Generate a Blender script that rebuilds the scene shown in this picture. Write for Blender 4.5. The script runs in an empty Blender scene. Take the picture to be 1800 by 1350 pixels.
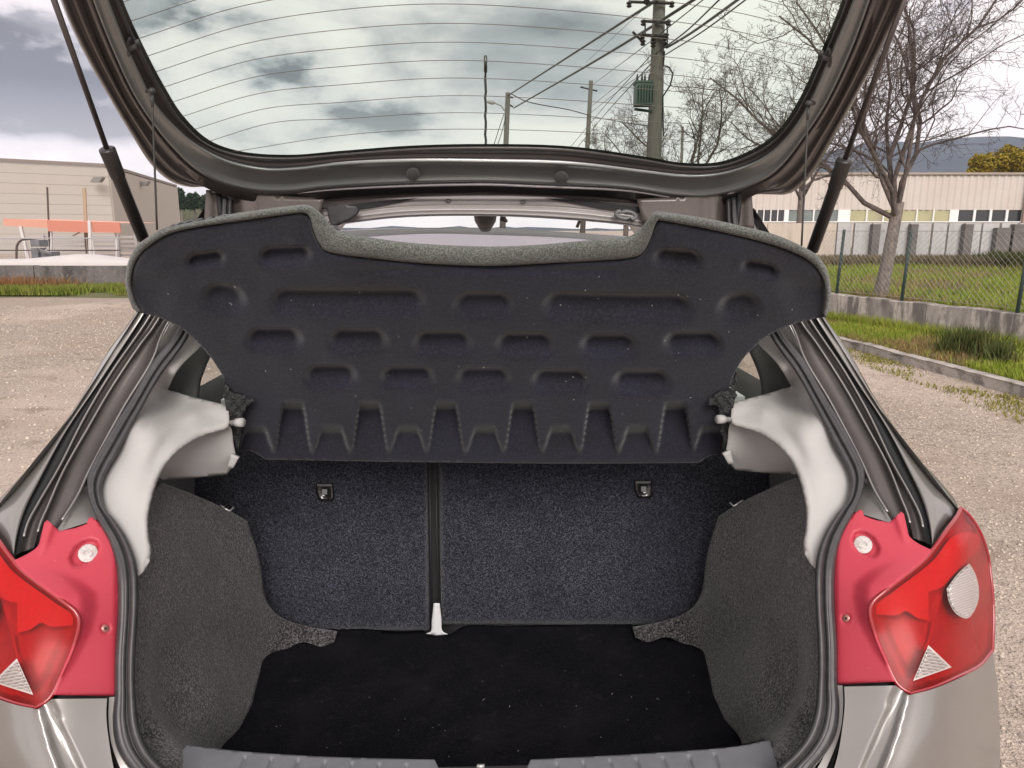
import bpy, bmesh, math, random
import numpy as np
from mathutils import Vector
from mathutils.geometry import delaunay_2d_cdt
random.seed(7); RNG = np.random.default_rng(7)
SC = bpy.context.scene; COL = SC.collection
R = math.radians
# ---------------------------------------------------------------- camera, world, sun, exposure
CZ, PITCH, FPX = 1.42, R(11.8), 1300.0
cam = bpy.data.cameras.new('camera'); cam_o = bpy.data.objects.new('camera', cam); COL.objects.link(cam_o)
cam.sensor_width = 36; cam.lens = 36*FPX/1800; cam.clip_start = .02; cam.clip_end = 6000
cam_o.location = (0, 0, CZ); cam_o.rotation_euler = (R(90)-PITCH, 0, 0)
SC.camera = cam_o
cam.dof.use_dof = False

SUN_EL, SUN_AZ = 33, 172      # degrees; azimuth clockwise from +Y (north)
world = bpy.data.worlds.new('World'); SC.world = world; world.use_nodes = True
wt = world.node_tree; wt.nodes.clear()
def wn(t, **k):
    n = wt.nodes.new(t)
    for a, b in k.items(): setattr(n, a, b)
    return n
def wl(a, b): wt.links.new(a, b)
sky = wn('ShaderNodeTexSky', sky_type='NISHITA', sun_disc=False)
sky.sun_elevation = R(SUN_EL); sky.sun_rotation = R(SUN_AZ)
wbg = wn('ShaderNodeBackground'); wbg.inputs[1].default_value = .1
wo = wn('ShaderNodeOutputWorld'); wl(wbg.outputs[0], wo.inputs[0])
tc = wn('ShaderNodeTexCoord')
def wmath(op, a, b=None, c=None):
    n = wn('ShaderNodeMath', operation=op)
    for i, v in enumerate((a, b, c)):
        if v is None: continue
        if isinstance(v, (int, float)): n.inputs[i].default_value = v
        else: wl(v, n.inputs[i])
    return n.outputs[0]
def pxdir(px, py):
    F = np.array([0, math.cos(PITCH), -math.sin(PITCH)]); U = np.array([0, math.sin(PITCH), math.cos(PITCH)])
    d = F + np.array([1, 0, 0])*(px-900)/FPX + U*(675-py)/FPX
    return d/np.linalg.norm(d)
# clouds: layered noise over the direction, stretched along the horizon, and a few heavier dark clouds
mp = wn('ShaderNodeMapping'); mp.inputs['Scale'].default_value = (1, 1, 2.3); wl(tc.outputs['Generated'], mp.inputs[0])
n1 = wn('ShaderNodeTexNoise'); n1.inputs['Scale'].default_value = 3.1; n1.inputs['Detail'].default_value = 9; n1.inputs['Roughness'].default_value = .55
n1.inputs['Distortion'].default_value = .35; wl(mp.outputs[0], n1.inputs['Vector'])
r1 = wn('ShaderNodeMapRange', interpolation_type='SMOOTHSTEP'); r1.inputs[1].default_value = .44; r1.inputs[2].default_value = .66
wl(n1.outputs[0], r1.inputs[0])
n2 = wn('ShaderNodeTexNoise'); n2.inputs['Scale'].default_value = 11; n2.inputs['Detail'].default_value = 8; n2.inputs['Roughness'].default_value = .6
wl(mp.outputs[0], n2.inputs['Vector'])
dark = wmath('MULTIPLY', wmath('MULTIPLY', r1.outputs[0], .60), wmath('ADD', n2.outputs[0], .55))
blobs = [(495, 112, 72, 32, 1.2), (375, 45, 60, 26, 1.0), (75, 175, 130, 50, 1.1), (30, 60, 110, 45, .6), (700, 205, 105, 26, 1.1), (560, 235, 160, 22, .4),
         (1330, 75, 120, 45, .15), (250, 20, 90, 30, .5), (1000, 40, 130, 22, .3), (180, 250, 60, 26, .45), (1680, 130, 260, 190, -.9), (150, 262, 130, 26, -.5)]
wob = wmath('MULTIPLY', wmath('SUBTRACT', n2.outputs[0], .5), 6.5)
for (bx, by, sx, sy, am) in blobs:
    c = pxdir(bx, by); u = np.cross(c, [0, 0, 1]); u /= np.linalg.norm(u); v = np.cross(u, c)
    def dotn(w, s):
        n = wn('ShaderNodeVectorMath', operation='DOT_PRODUCT'); wl(tc.outputs['Generated'], n.inputs[0]); n.inputs[1].default_value = tuple(w*s); return n.outputs['Value']
    a = dotn(u, FPX/sx); b = dotn(v, FPX/sy)
    q = wmath('ADD', wmath('MULTIPLY', a, a), wmath('MULTIPLY', b, b))
    q = wmath('ADD', q, wob)
    e = wmath('POWER', 2.718, wmath('MULTIPLY', q, -1.1))
    g = wmath('GREATER_THAN', dotn(c, 1.0), .2)
    dark = wmath('MAXIMUM', wmath('ADD', dark, wmath('MULTIPLY', wmath('MINIMUM', wmath('MULTIPLY', e, g), 1.1), am)), 0)
cr = wn('ShaderNodeValToRGB'); wl(dark, cr.inputs[0])
cr.color_ramp.elements[0].position = 0; cr.color_ramp.elements[0].color = (.93, .845, .81, 1)
cr.color_ramp.elements[1].position = 1.0; cr.color_ramp.elements[1].color = (.17, .163, .168, 1)
for p, c in ((.3, (.73, .66, .665)), (.6, (.43, .41, .425))):
    e = cr.color_ramp.elements.new(p); e.color = (*c, 1)
sep = wn('ShaderNodeSeparateXYZ'); wl(tc.outputs['Generated'], sep.inputs[0])
hz = wn('ShaderNodeMapRange'); hz.inputs[1].default_value = .0; hz.inputs[2].default_value = .16; hz.inputs[3].default_value = .72; hz.inputs[4].default_value = 0
wl(sep.outputs['Z'], hz.inputs[0])
mh = wn('ShaderNodeMix', data_type='RGBA'); wl(hz.outputs[0], mh.inputs[0]); wl(cr.outputs[0], mh.inputs[6]); mh.inputs[7].default_value = (.97, .90, .88, 1)
sc10 = wn('ShaderNodeVectorMath', operation='SCALE'); wl(mh.outputs[2], sc10.inputs[0]); sc10.inputs['Scale'].default_value = 7.6
mx = wn('ShaderNodeMix', data_type='RGBA'); mx.inputs[0].default_value = .985; wl(sky.outputs[0], mx.inputs[6]); wl(sc10.outputs[0], mx.inputs[7])
wl(mx.outputs[2], wbg.inputs[0])

sun = bpy.data.lights.new('sun', 'SUN'); sun.energy = 1.5; sun.angle = R(30); sun.color = (1, .95, .9)
sun_o = bpy.data.objects.new('sun', sun); COL.objects.link(sun_o)
az = R(SUN_AZ); el = R(SUN_EL)
sv = Vector((math.sin(az)*math.cos(el), math.cos(az)*math.cos(el), math.sin(el)))
sun_o.rotation_euler = sv.to_track_quat('Z', 'Y').to_euler()
vs = SC.view_settings; vs.view_transform = 'Standard'; vs.look = 'None'; vs.gamma = 1; vs.exposure = .93; vs.use_curve_mapping = False
SC.cycles.max_bounces = 8; SC.cycles.transparent_max_bounces = 12; SC.cycles.caustics_reflective = False; SC.cycles.caustics_refractive = False

# ---------------------------------------------------------------- materials
MATS = {}
def mat(name, base, rough=.5, metal=0, noise=None, bump=None, coat=0, spec=.5, voro=None, sheen=0, streak=None):
    if name in MATS: return MATS[name]
    m = bpy.data.materials.new(name); m.use_nodes = True; t = m.node_tree; b = t.nodes['Principled BSDF']
    b.inputs['Base Color'].default_value = (*base, 1); b.inputs['Roughness'].default_value = rough; b.inputs['Metallic'].default_value = metal
    b.inputs['Specular IOR Level'].default_value = spec
    b.inputs['Coat Weight'].default_value = coat; b.inputs['Coat Roughness'].default_value = .06
    b.inputs['Sheen Weight'].default_value = sheen
    co = t.nodes.new('ShaderNodeTexCoord')
    last = None
    def nz(scale, detail=4, rough_=.6, vec=None):
        n = t.nodes.new('ShaderNodeTexNoise'); n.inputs['Scale'].default_value = scale; n.inputs['Detail'].default_value = detail; n.inputs['Roughness'].default_value = rough_
        t.links.new(vec or co.outputs['Object'], n.inputs['Vector']); return n.outputs[0]
    for it in (noise or []):      # (scale, lo, hi, colour, amount[, stretch])
        sc_, lo, hi, c2, am = it[:5]
        vec = None
        if len(it) > 5:
            mpn = t.nodes.new('ShaderNodeMapping'); mpn.inputs['Scale'].default_value = it[5]; t.links.new(co.outputs['Object'], mpn.inputs[0]); vec = mpn.outputs[0]
        f = t.nodes.new('ShaderNodeMapRange'); f.inputs[1].default_value = lo; f.inputs[2].default_value = hi; f.inputs[4].default_value = am
        t.links.new(nz(sc_, vec=vec), f.inputs[0])
        mxn = t.nodes.new('ShaderNodeMix'); mxn.data_type = 'RGBA'; t.links.new(f.outputs[0], mxn.inputs[0])
        if last: t.links.new(last, mxn.inputs[6])
        else: mxn.inputs[6].default_value = (*base, 1)
        mxn.inputs[7].default_value = (*c2, 1); last = mxn.outputs[2]
    if last: t.links.new(last, b.inputs['Base Color'])
    if bump:
        h = None
        for (sc_, am) in bump[0]:
            o = nz(sc_, 3)
            mm = t.nodes.new('ShaderNodeMath'); mm.operation = 'MULTIPLY_ADD'; mm.inputs[1].default_value = am
            t.links.new(o, mm.inputs[0])
            if h: t.links.new(h, mm.inputs[2])
            else: mm.inputs[2].default_value = 0
            h = mm.outputs[0]
        bp = t.nodes.new('ShaderNodeBump'); bp.inputs['Strength'].default_value = bump[1]; bp.inputs['Distance'].default_value = bump[2]
        t.links.new(h, bp.inputs['Height']); t.links.new(bp.outputs[0], b.inputs['Normal'])
    MATS[name] = m; return m
def glassmat(name, tint, gloss=.1, rough=.01):
    if name in MATS: return MATS[name]
    m = bpy.data.materials.new(name); m.use_nodes = True; t = m.node_tree; t.nodes.clear()
    o = t.nodes.new('ShaderNodeOutputMaterial'); mx_ = t.nodes.new('ShaderNodeMixShader'); tr = t.nodes.new('ShaderNodeBsdfTransparent'); gl = t.nodes.new('ShaderNodeBsdfGlossy')
    tr.inputs[0].default_value = (*tint, 1); gl.inputs['Roughness'].default_value = rough
    fr = t.nodes.new('ShaderNodeLayerWeight'); fr.inputs[0].default_value = .5
    pw = t.nodes.new('ShaderNodeMath'); pw.operation = 'POWER'; pw.inputs[1].default_value = 4.5; t.links.new(fr.outputs['Facing'], pw.inputs[0])
    ml = t.nodes.new('ShaderNodeMath'); ml.operation = 'MULTIPLY_ADD'; ml.inputs[1].default_value = .75; ml.inputs[2].default_value = gloss*.4; t.links.new(pw.outputs[0], ml.inputs[0]); t.links.new(ml.outputs[0], mx_.inputs[0]); t.links.new(tr.outputs[0], mx_.inputs[1]); t.links.new(gl.outputs[0], mx_.inputs[2]); t.links.new(mx_.outputs[0], o.inputs[0])
    MATS[name] = m; return m
M_paint = mat('grey_paint', (.255, .243, .236), .33, .5, coat=.7, noise=[(1500, .4, .7, (.32, .30, .28), .5), (9, .45, .8, (.22, .205, .19), .4), (70, .66, .8, (.36, .33, .30), .25)])
M_paintd = mat('grey_paint_inner', (.31, .325, .325), .30, .25, coat=.6, noise=[(14, .4, .8, (.25, .275, .265), .5)])
M_chan = mat('channel_paint', (.115, .10, .097), .35, .5, coat=.3, noise=[(20, .4, .8, (.06, .055, .05), .5)])
M_red = mat('red_plastic', (.47, .040, .068), .5, 0, bump=([(900, .4)], .15, .0006), noise=[(18, .4, .8, (.47, .043, .07), .6), (160, .66, .74, (.66, .26, .27), .3), (45, .55, .75, (.42, .04, .06), .4)])
M_rub = mat('black_rubber', (.045, .043, .046), .42, 0, noise=[(60, .45, .75, (.085, .08, .08), .5)], bump=([(500, .3)], .2, .0005))
M_black = mat('black_gloss', (.018, .016, .016), .18, 0, coat=.5)
M_blackm = mat('black_matt', (.016, .016, .017), .6)
M_trim = mat('pale_grey_trim', (.43, .418, .41), .8, 0, spec=.2, bump=([(900, .5)], .5, .0008), noise=[(25, .4, .8, (.46, .445, .44), .4), (140, .68, .76, (.36, .34, .33), .4)])
def carpet(name, dark, light, sc=330, amt=.9, bs=.8):
    return mat(name, dark, .95, 0, spec=.1, sheen=.3, noise=[(sc, .47, .64, light, amt), (9, .4, .75, tuple(x*.7 for x in dark), .45), (120, .50, .72, tuple(x*.85 for x in light), .35)], bump=([(sc, 1), (110, .4)], bs, .004))
M_carp = carpet('grey_carpet', (.018, .0165, .018), (.225, .208, .213), 270, bs=1)
M_seat = carpet('blue_grey_carpet', (.009, .010, .017), (.105, .108, .145), 300, bs=1)
M_mat = mat('black_felt', (.0065, .0065, .009), .95, 0, spec=.05, noise=[(7, .45, .7, (.014, .013, .016), .8), (260, .5, .7, (.028, .027, .03), .6), (40, .6, .75, (.03, .028, .027), .5)], bump=([(300, 1), (14, 1.5)], .7, .003))
M_shelf = mat('shelf_felt', (.015, .0155, .025), .9, 0, spec=.12, sheen=.3, noise=[(10, .42, .7, (.012, .010, .011), .6), (260, .46, .7, (.036, .036, .052), .6), (150, .75, .76, (.3, .3, .3), .7)], bump=([(480, 1), (40, .6)], .6, .002))
M_rim = mat('grey_felt', (.085, .09, .085), .95, 0, spec=.1, sheen=.2, noise=[(380, .44, .60, (.215, .225, .21), .9), (30, .4, .75, (.09, .09, .085), .4)], bump=([(420, 1)], .8, .003))
M_sill = mat('sill_plastic', (.17, .175, .19), .45, 0, noise=[(30, .4, .7, (.125, .13, .145), .6), (220, .66, .72, (.3, .3, .3), .5)], bump=([(1200, .5)], .25, .0006))
M_white = mat('white_metal', (.74, .74, .76), .45)
M_steel = mat('steel', (.55, .54, .53), .3, .9)
M_blind = mat('interior_dark_grey', (.12, .125, .12), .7, noise=[(20, .4, .7, (.1, .1, .1), .5)])
M_head = mat('headliner_pale', (.55, .55, .54), .9)
def thinmat(name, col):
    m = bpy.data.materials.new(name); m.use_nodes = True; t = m.node_tree; t.nodes.clear(); o = t.nodes.new('ShaderNodeOutputMaterial'); x = t.nodes.new('ShaderNodeMixShader'); d = t.nodes.new('ShaderNodeBsdfDiffuse'); l = t.nodes.new('ShaderNodeBsdfTranslucent')
    for n in (d, l): n.inputs[0].default_value = (*col, 1)
    x.inputs[0].default_value = .85; t.links.new(d.outputs[0], x.inputs[1]); t.links.new(l.outputs[0], x.inputs[2]); t.links.new(x.outputs[0], o.inputs[0]); MATS[name] = m; return m
M_lav = thinmat('sunshade_film', (.95, .93, .98))
M_lampred = mat('lamp_red', (.31, .004, .007), .5, .05, coat=.15, noise=[(55, .4, .7, (.45, .012, .016), .6)])
M_lampred2 = mat('lamp_red_skylit', (.50, .04, .04), .45, .05, coat=.25, noise=[(120, .45, .65, (.42, .025, .028), .5)])
M_refl = mat('lamp_clear', (.50, .44, .43), .22, .35, coat=1)
M_glass = glassmat('green_glass', (.79, .875, .78), .10)
M_glassc = glassmat('clear_glass', (.95, .97, .94), .06)
M_lens = glassmat('red_lens', (.93, .28, .26), .07, .38)
M_tyre = mat('tyre', (.03, .03, .03), .8)
M_wire = mat('dark_wire', (.03, .028, .025), .5)
M_frit = mat('glass_edge', (.15, .135, .12), .5)

# ---------------------------------------------------------------- mesh helpers
ORG = {}
def mesh_raw(name, V, F, m, smooth=True):
    me = bpy.data.meshes.new(name); me.from_pydata([tuple(map(float, v)) for v in V], [], [tuple(int(i) for i in f) for f in F])
    if m is not None:
        for mm in (m if isinstance(m, (list, tuple)) else [m]): me.materials.append(mm)
    if smooth: me.polygons.foreach_set('use_smooth', [True]*len(me.polygons))
    me.update(); return me
def fastmesh(name, V, F, m, smooth=False):
    """numpy arrays with faces all of one size"""
    me = bpy.data.meshes.new(name); V = np.asarray(V, dtype=np.float32); F = np.asarray(F, dtype=np.int32); k = F.shape[1]
    me.vertices.add(len(V)); me.vertices.foreach_set('co', V.ravel()); me.loops.add(F.size); me.loops.foreach_set('vertex_index', F.ravel())
    me.polygons.add(len(F)); me.polygons.foreach_set('loop_start', np.arange(0, F.size, k, dtype=np.int32)); me.polygons.foreach_set('loop_total', np.full(len(F), k, dtype=np.int32))
    if smooth: me.polygons.foreach_set('use_smooth', np.ones(len(F), dtype=bool))
    me.materials.append(m); me.update(calc_edges=True); me.validate(); return me
def tag(o, label=None, cat=None, group=None, kind=None):
    if label: o['label'] = label
    if cat: o['category'] = cat
    if group: o['group'] = group
    if kind: o['kind'] = kind
    return o
def empty(name, loc, rz=0, **k):
    o = bpy.data.objects.new(name, None); o.empty_display_size = .1; COL.objects.link(o); o.location = loc; o.rotation_euler = (0, 0, rz); ORG[o.name] = np.array(loc, float); tag(o, **k); return o
def link(name, me, parent=None, origin=None, **k):
    o = bpy.data.objects.new(name, me); COL.objects.link(o)
    if parent is not None:
        o.parent = parent; ORG[o.name] = ORG[parent.name]
    tag(o, **k); return o
def mk(name, V, F, m, parent=None, smooth=False, **k):
    V = np.asarray(V, float)
    if parent is not None: org = ORG[parent.name]
    else:
        org = np.array([(V[:, 0].min()+V[:, 0].max())/2, (V[:, 1].min()+V[:, 1].max())/2, V[:, 2].min()])
    me = mesh_raw(name, V-org, F, m, smooth)
    o = link(name, me, parent, **k)
    if parent is None: o.location = org; ORG[o.name] = org
    return o
def boxv(x0, x1, y0, y1, z0, z1):
    V = [(x, y, z) for z in (z0, z1) for y in (y0, y1) for x in (x0, x1)]
    F = [(0, 2, 3, 1), (4, 5, 7, 6), (0, 1, 5, 4), (2, 6, 7, 3), (0, 4, 6, 2), (1, 3, 7, 5)]
    return V, F
def join(parts):
    V = []; F = []
    for v, f in parts:
        n = len(V); V.extend([tuple(q) for q in v]); F.extend([tuple(i+n for i in q) for q in f])
    return V, F
def tubev(pts, rad, n=8, cap=True):
    pts = np.asarray(pts, float); rad = np.broadcast_to(rad, (len(pts),)); V = []; F = []
    tan = np.gradient(pts, axis=0); tan /= np.linalg.norm(tan, axis=1)[:, None]+1e-12
    ref = np.array([0, 0, 1.]) if abs(tan[0][2]) < .9 else np.array([1., 0, 0])
    for i, p in enumerate(pts):
        a = np.cross(tan[i], ref); a /= np.linalg.norm(a)+1e-12; b = np.cross(tan[i], a); ref = ref
        for j in range(n):
            t = 2*math.pi*j/n; V.append(p+(a*math.cos(t)+b*math.sin(t))*rad[i])
    for i in range(len(pts)-1):
        for j in range(n): F.append((i*n+j, i*n+(j+1) % n, (i+1)*n+(j+1) % n, (i+1)*n+j))
    if cap: F.append(tuple(range(n))[::-1]); F.append(tuple((len(pts)-1)*n+j for j in range(n)))
    return V, F
def catmull(P, n, closed=False):
    P = np.asarray(P, float)
    if len(P) < 3:
        t = np.linspace(0, 1, n)[:, None]; return P[0]*(1-t)+P[-1]*t
    if closed: Q = np.vstack([P[-1], P, P[0], P[1]])
    else: Q = np.vstack([2*P[0]-P[1], P, 2*P[-1]-P[-2]])
    out = []
    for i in range(1, len(Q)-2):
        p0, p1, p2, p3 = Q[i-1], Q[i], Q[i+1], Q[i+2]
        dd = lambda a, b: max(np.linalg.norm((b-a)[:2]), 1e-9)**.5
        t0 = 0; t1 = dd(p0, p1); t2 = t1+dd(p1, p2); t3 = t2+dd(p2, p3)
        for t in np.linspace(t1, t2, 12, endpoint=False):
            A1 = (t1-t)/(t1-t0)*p0+(t-t0)/(t1-t0)*p1; A2 = (t2-t)/(t2-t1)*p1+(t-t1)/(t2-t1)*p2; A3 = (t3-t)/(t3-t2)*p2+(t-t2)/(t3-t2)*p3
            B1 = (t2-t)/(t2-t0)*A1+(t-t0)/(t2-t0)*A2; B2 = (t3-t)/(t3-t1)*A2+(t-t1)/(t3-t1)*A3
            out.append((t2-t)/(t2-t1)*B1+(t-t1)/(t2-t1)*B2)
    out.append(Q[-2]); out = np.array(out)
    L = np.r_[0, np.cumsum(np.linalg.norm(np.diff(out[:, :2], axis=0), axis=1))]
    s = np.linspace(0, L[-1], n)
    return np.stack([np.interp(s, L, out[:, k]) for k in range(out.shape[1])], 1)

# pixel of the photograph -> point
def rays(px, py):
    px = np.asarray(px, float); py = np.asarray(py, float)
    cp, sp = math.cos(PITCH), math.sin(PITCH)
    x = (px-900)/FPX+0*py; u = (675-py)/FPX+0*px
    return np.stack([x, cp+u*sp, -sp+u*cp], -1)
def W(px, py, Y):
    d = rays(px, py); return np.array([0, 0, CZ])+d*(np.asarray(Y)/d[..., 1])[..., None]
def G(px, py, z=0.):
    d = rays(px, py); return np.array([0, 0, CZ])+d*((z-CZ)/d[..., 2])[..., None]
# car frame
CAR_A = R(1.5); CAR_L = np.array([-.047, 1.0, 0.])
ca, sa = math.cos(CAR_A), math.sin(CAR_A)
RINV = np.array([[ca, sa, 0], [-sa, ca, 0], [0, 0, 1.]])
CO = RINV @ (np.array([0, 0, CZ])-CAR_L)
def lray(px, py): return rays(px, py) @ RINV.T
def P(px, py, d):
    D = lray(px, py); return CO+D*((np.asarray(d)-CO[1])/D[..., 1])[..., None]
def PZ(px, py, z):
    D = lray(px, py); return CO+D*((np.asarray(z)-CO[2])/D[..., 2])[..., None]
def plane_surf(P0, N):
    def f(px, py):
        D = lray(px, py); return CO+D*(((P0-CO)@N)/(D@N))[..., None]
    return f
def depth_surf(fn): return lambda px, py: P(px, py, fn(np.asarray(px, float), np.asarray(py, float)))
def tps(C, lam=1e-4):
    C = np.array(C, float); X = C[:, :2]/300; z = C[:, 2]; n = len(X)
    def U(r2): return .5*r2*np.log(r2+1e-12)
    K = U(((X[:, None]-X[None])**2).sum(-1))+lam*np.eye(n); Pm = np.c_[np.ones(n), X]
    A = np.block([[K, Pm], [Pm.T, np.zeros((3, 3))]]); w = np.linalg.solve(A, np.r_[z, 0, 0, 0])
    def f(px, py):
        px = np.asarray(px, float); py = np.asarray(py, float); sh = np.broadcast(px, py).shape
        q = np.stack([np.broadcast_to(px, sh).ravel(), np.broadcast_to(py, sh).ravel()], -1)/300
        return (U(((q[:, None]-X[None])**2).sum(-1))@w[:n]+w[n]+q@w[n+1:]).reshape(sh)
    return f
def outline(pts, step=5):
    """closed outline; 3-tuples are sharp corners"""
    pts = [tuple(p) for p in pts]; n = len(pts); cs = [i for i, p in enumerate(pts) if len(p) > 2]
    P2 = [np.array(p[:2], float) for p in pts]
    if not cs:
        per = sum(np.linalg.norm(P2[i]-P2[(i+1) % n]) for i in range(n))
        o = catmull(P2, max(12, int(per/step)), True); return o[:-1]
    out = []
    for k, i in enumerate(cs):
        j = cs[(k+1) % len(cs)]; seg = [i]
        q = i
        while True:
            q = (q+1) % n; seg.append(q)
            if q == j: break
        S = [P2[s] for s in seg]; per = sum(np.linalg.norm(S[a]-S[a+1]) for a in range(len(S)-1))
        out.append(catmull(S, max(2, int(per/step)+1))[:-1])
    return np.vstack(out)
def inside(poly, x, y):
    r = np.zeros(x.shape, bool); n = len(poly)
    for i in range(n):
        x0, y0 = poly[i]; x1, y1 = poly[(i+1) % n]
        if y0 == y1: continue
        c = ((y0 > y) != (y1 > y)) & (x < (x1-x0)*(y-y0)/(y1-y0)+x0); r ^= c
    return r
def sheet_geo(out, surf, res=10, disp=None, step=None, hole=None):
    loops = [outline(out, step or max(3, res*.7))]
    if hole: loops += [outline(h, step or max(3, res*.7)) for h in hole]
    po = loops[0]
    x0, y0 = po.min(0); x1, y1 = po.max(0)
    gx, gy = np.meshgrid(np.arange(x0+res/2, x1, res), np.arange(y0+res/2, y1, res)); gx = gx+((np.arange(gx.shape[0]) % 2)*res/2)[:, None]
    gx = gx.ravel(); gy = gy.ravel(); k = inside(po, gx, gy)
    for h in loops[1:]: k &= ~inside(h, gx, gy)
    gx, gy = gx[k], gy[k]
    B = np.vstack(loops)
    far = np.ones(len(gx), bool)
    for s in range(0, len(gx), 4000):
        d = np.sqrt(((gx[s:s+4000, None]-B[None, :, 0])**2+(gy[s:s+4000, None]-B[None, :, 1])**2).min(1)); far[s:s+4000] = d > res*.45
    pts = [Vector((float(a), float(b))) for a, b in np.vstack([B, np.c_[gx[far], gy[far]]])]
    faces = []; off = 0
    for L in loops: faces.append(list(range(off, off+len(L)))); off += len(L)
    vs_, es, fs, *_ = delaunay_2d_cdt(pts, [], faces, 1 if len(loops) == 1 else 1, 1e-5)
    q = np.array([[v.x, v.y] for v in vs_]); F = [tuple(f) for f in fs]
    if len(loops) > 1:
        F2 = []
        for f in F:
            c = q[list(f)].mean(0)
            if not any(inside(h, np.array([c[0]]), np.array([c[1]]))[0] for h in loops[1:]): F2.append(f)
        F = F2
    px, py = q[:, 0], q[:, 1]; V = surf(px, py)
    N = CO-V; N /= np.linalg.norm(N, axis=1)[:, None]+1e-12      # relief is raised towards the viewer's side
    if disp is not None: V = V+N*np.asarray(disp(px, py))[:, None]
    # orient faces to the camera
    Fa = np.array(F); nf = np.cross(V[Fa[:, 1]]-V[Fa[:, 0]], V[Fa[:, 2]]-V[Fa[:, 0]]); s = (nf*(CO-V[Fa[:, 0]])).sum(1) < 0
    Fa[s] = Fa[s][:, ::-1]
    return V, Fa, N
def addobj(name, V, F, m, parent, smooth=True, solid=0, mirror=False, hardang=None, **k):
    org = ORG[parent.name]; res = []
    for mi in ((0, 1) if mirror else (0,)):
        VV = np.array(V, float); FF = F
        if mi: VV = VV*np.array([-1, 1, 1]); FF = [tuple(f)[::-1] for f in F]
        me = mesh_raw(name, VV-org, FF, m, smooth)
        if hardang: me.set_sharp_from_angle(angle=R(hardang))
        o = link(name, me, parent, **k)
        if solid:
            md = o.modifiers.new('thickness', 'SOLIDIFY'); md.thickness = solid; md.offset = -1; md.use_even_offset = False
        res.append(o)
    return res if mirror else res[0]
def sheet(name, out, surf, m, parent, res=10, disp=None, step=None, hole=None, **k):
    if not callable(surf):
        d0 = surf; surf = depth_surf(lambda a, b: d0+0*a)
    V, F, N = sheet_geo(out, surf, res, disp, step, hole)
    return addobj(name, V, F, m, parent, **k)
def ribbon_geo(A, B, prof, n=70, cross=None):
    """A, B: lists of car-frame 3D points (Nx3, same length) ; prof: [(t,h)]"""
    V = []; mcs = len(prof)
    T = np.gradient((A+B)/2, axis=0); C = B-A
    N = CO-(A+B)/2; N /= np.linalg.norm(N, axis=1)[:, None]+1e-12
    for (t, h) in prof: V.append(A+C*t+N*h)
    V = np.stack(V, 1).reshape(-1, 3); F = []
    for i in range(len(A)-1):
        for j in range(mcs-1): F.append((i*mcs+j, (i+1)*mcs+j, (i+1)*mcs+j+1, i*mcs+j+1))
    f = F[len(F)//2]; nf = np.cross(V[f[1]]-V[f[0]], V[f[3]]-V[f[0]])
    if nf@(CO-V[f[0]]) < 0: F = [q[::-1] for q in F]
    return V, F
def line3(pts, n=70, surf=None):
    """(px,py,d) control points -> n car-frame points"""
    q = catmull(pts, n)
    if surf is not None: return surf(q[:, 0], q[:, 1])
    return P(q[:, 0], q[:, 1], q[:, 2])
def ribbon(name, A, B, prof, m, parent, n=70, surf=None, **k):
    V, F = ribbon_geo(line3(A, n, surf), line3(B, n, surf), prof, n)
    return addobj(name, V, F, m, parent, **k)
def dep(pts, fn): return [(x, y, fn(x, y)) for (x, y) in pts]
def tubeobj(name, pts, r, m, parent, n=10, **k):
    V, F = tubev(pts, r, n); return addobj(name, V, F, m, parent, **k)
def ss(x, a, b):
    t = np.clip((x-a)/(b-a), 0, 1); return t*t*(3-2*t)
def polydist(x, y, Pn):
    d = np.full(x.shape, 1e9)
    for a, b in zip(Pn[:-1], Pn[1:]):
        ab = b-a; t = np.clip(((x-a[0])*ab[0]+(y-a[1])*ab[1])/(ab@ab), 0, 1); d = np.minimum(d, np.hypot(x-a[0]-t*ab[0], y-a[1]-t*ab[1]))
    return d
# ================================================================ THE CAR
car = empty('hatchback_car', tuple(CAR_L), CAR_A, label='grey hatchback with its tailgate raised and boot open, filling the photo', cat='car')
ORG[car.name] = np.zeros(3)
def yfun(tab):
    ys, ds = zip(*tab); return lambda x, y: np.interp(y, ys, ds)
DPIL = yfun([(330, .53), (395, .50), (475, .465), (565, .42), (700, .31), (800, .22), (900, .11), (965, .05)])
DSEAL = yfun([(330, .50), (590, .40), (700, .31), (800, .215), (900, .12), (1000, .06), (1130, .0), (1250, -.045), (1348, -.085), (1430, -.11)])
LA = [(1318, 347), (1330, 395), (1395, 470), (1453, 562), (1490, 613), (1533, 690), (1567, 742), (1600, 790), (1650, 843), (1682, 883), (1685, 902), (1664, 936), (1643, 961)]
LB = [(1314, 347), (1322, 395), (1383, 475), (1438, 567), (1500, 663), (1557, 750), (1600, 833), (1620, 875), (1632, 915), (1639, 959)]
LC = [(1310, 347), (1316, 395), (1375, 480), (1427, 567), (1483, 650), (1527, 727), (1567, 810), (1600, 870), (1617, 905), (1628, 954)]
LD = [(1306, 347), (1310, 395), (1365, 490), (1413, 573), (1433, 600), (1483, 677), (1520, 743), (1560, 817), (1584, 876), (1595, 903), (1606, 946)]
LE = [(1300, 347), (1302, 400), (1350, 500), (1397, 583), (1413, 627), (1460, 707), (1517, 817), (1536, 860), (1574, 922)]
SO = [(1296, 345), (1300, 400), (1338, 500), (1377, 583), (1413, 630), (1447, 690), (1483, 750), (1510, 800), (1520, 827), (1518, 860), (1503, 900), (1483, 937), (1472, 973), (1468, 1007), (1468, 1067), (1472, 1133), (1473, 1200), (1477, 1240), (1472, 1285), (1455, 1320), (1433, 1348), (1380, 1425)]
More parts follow.
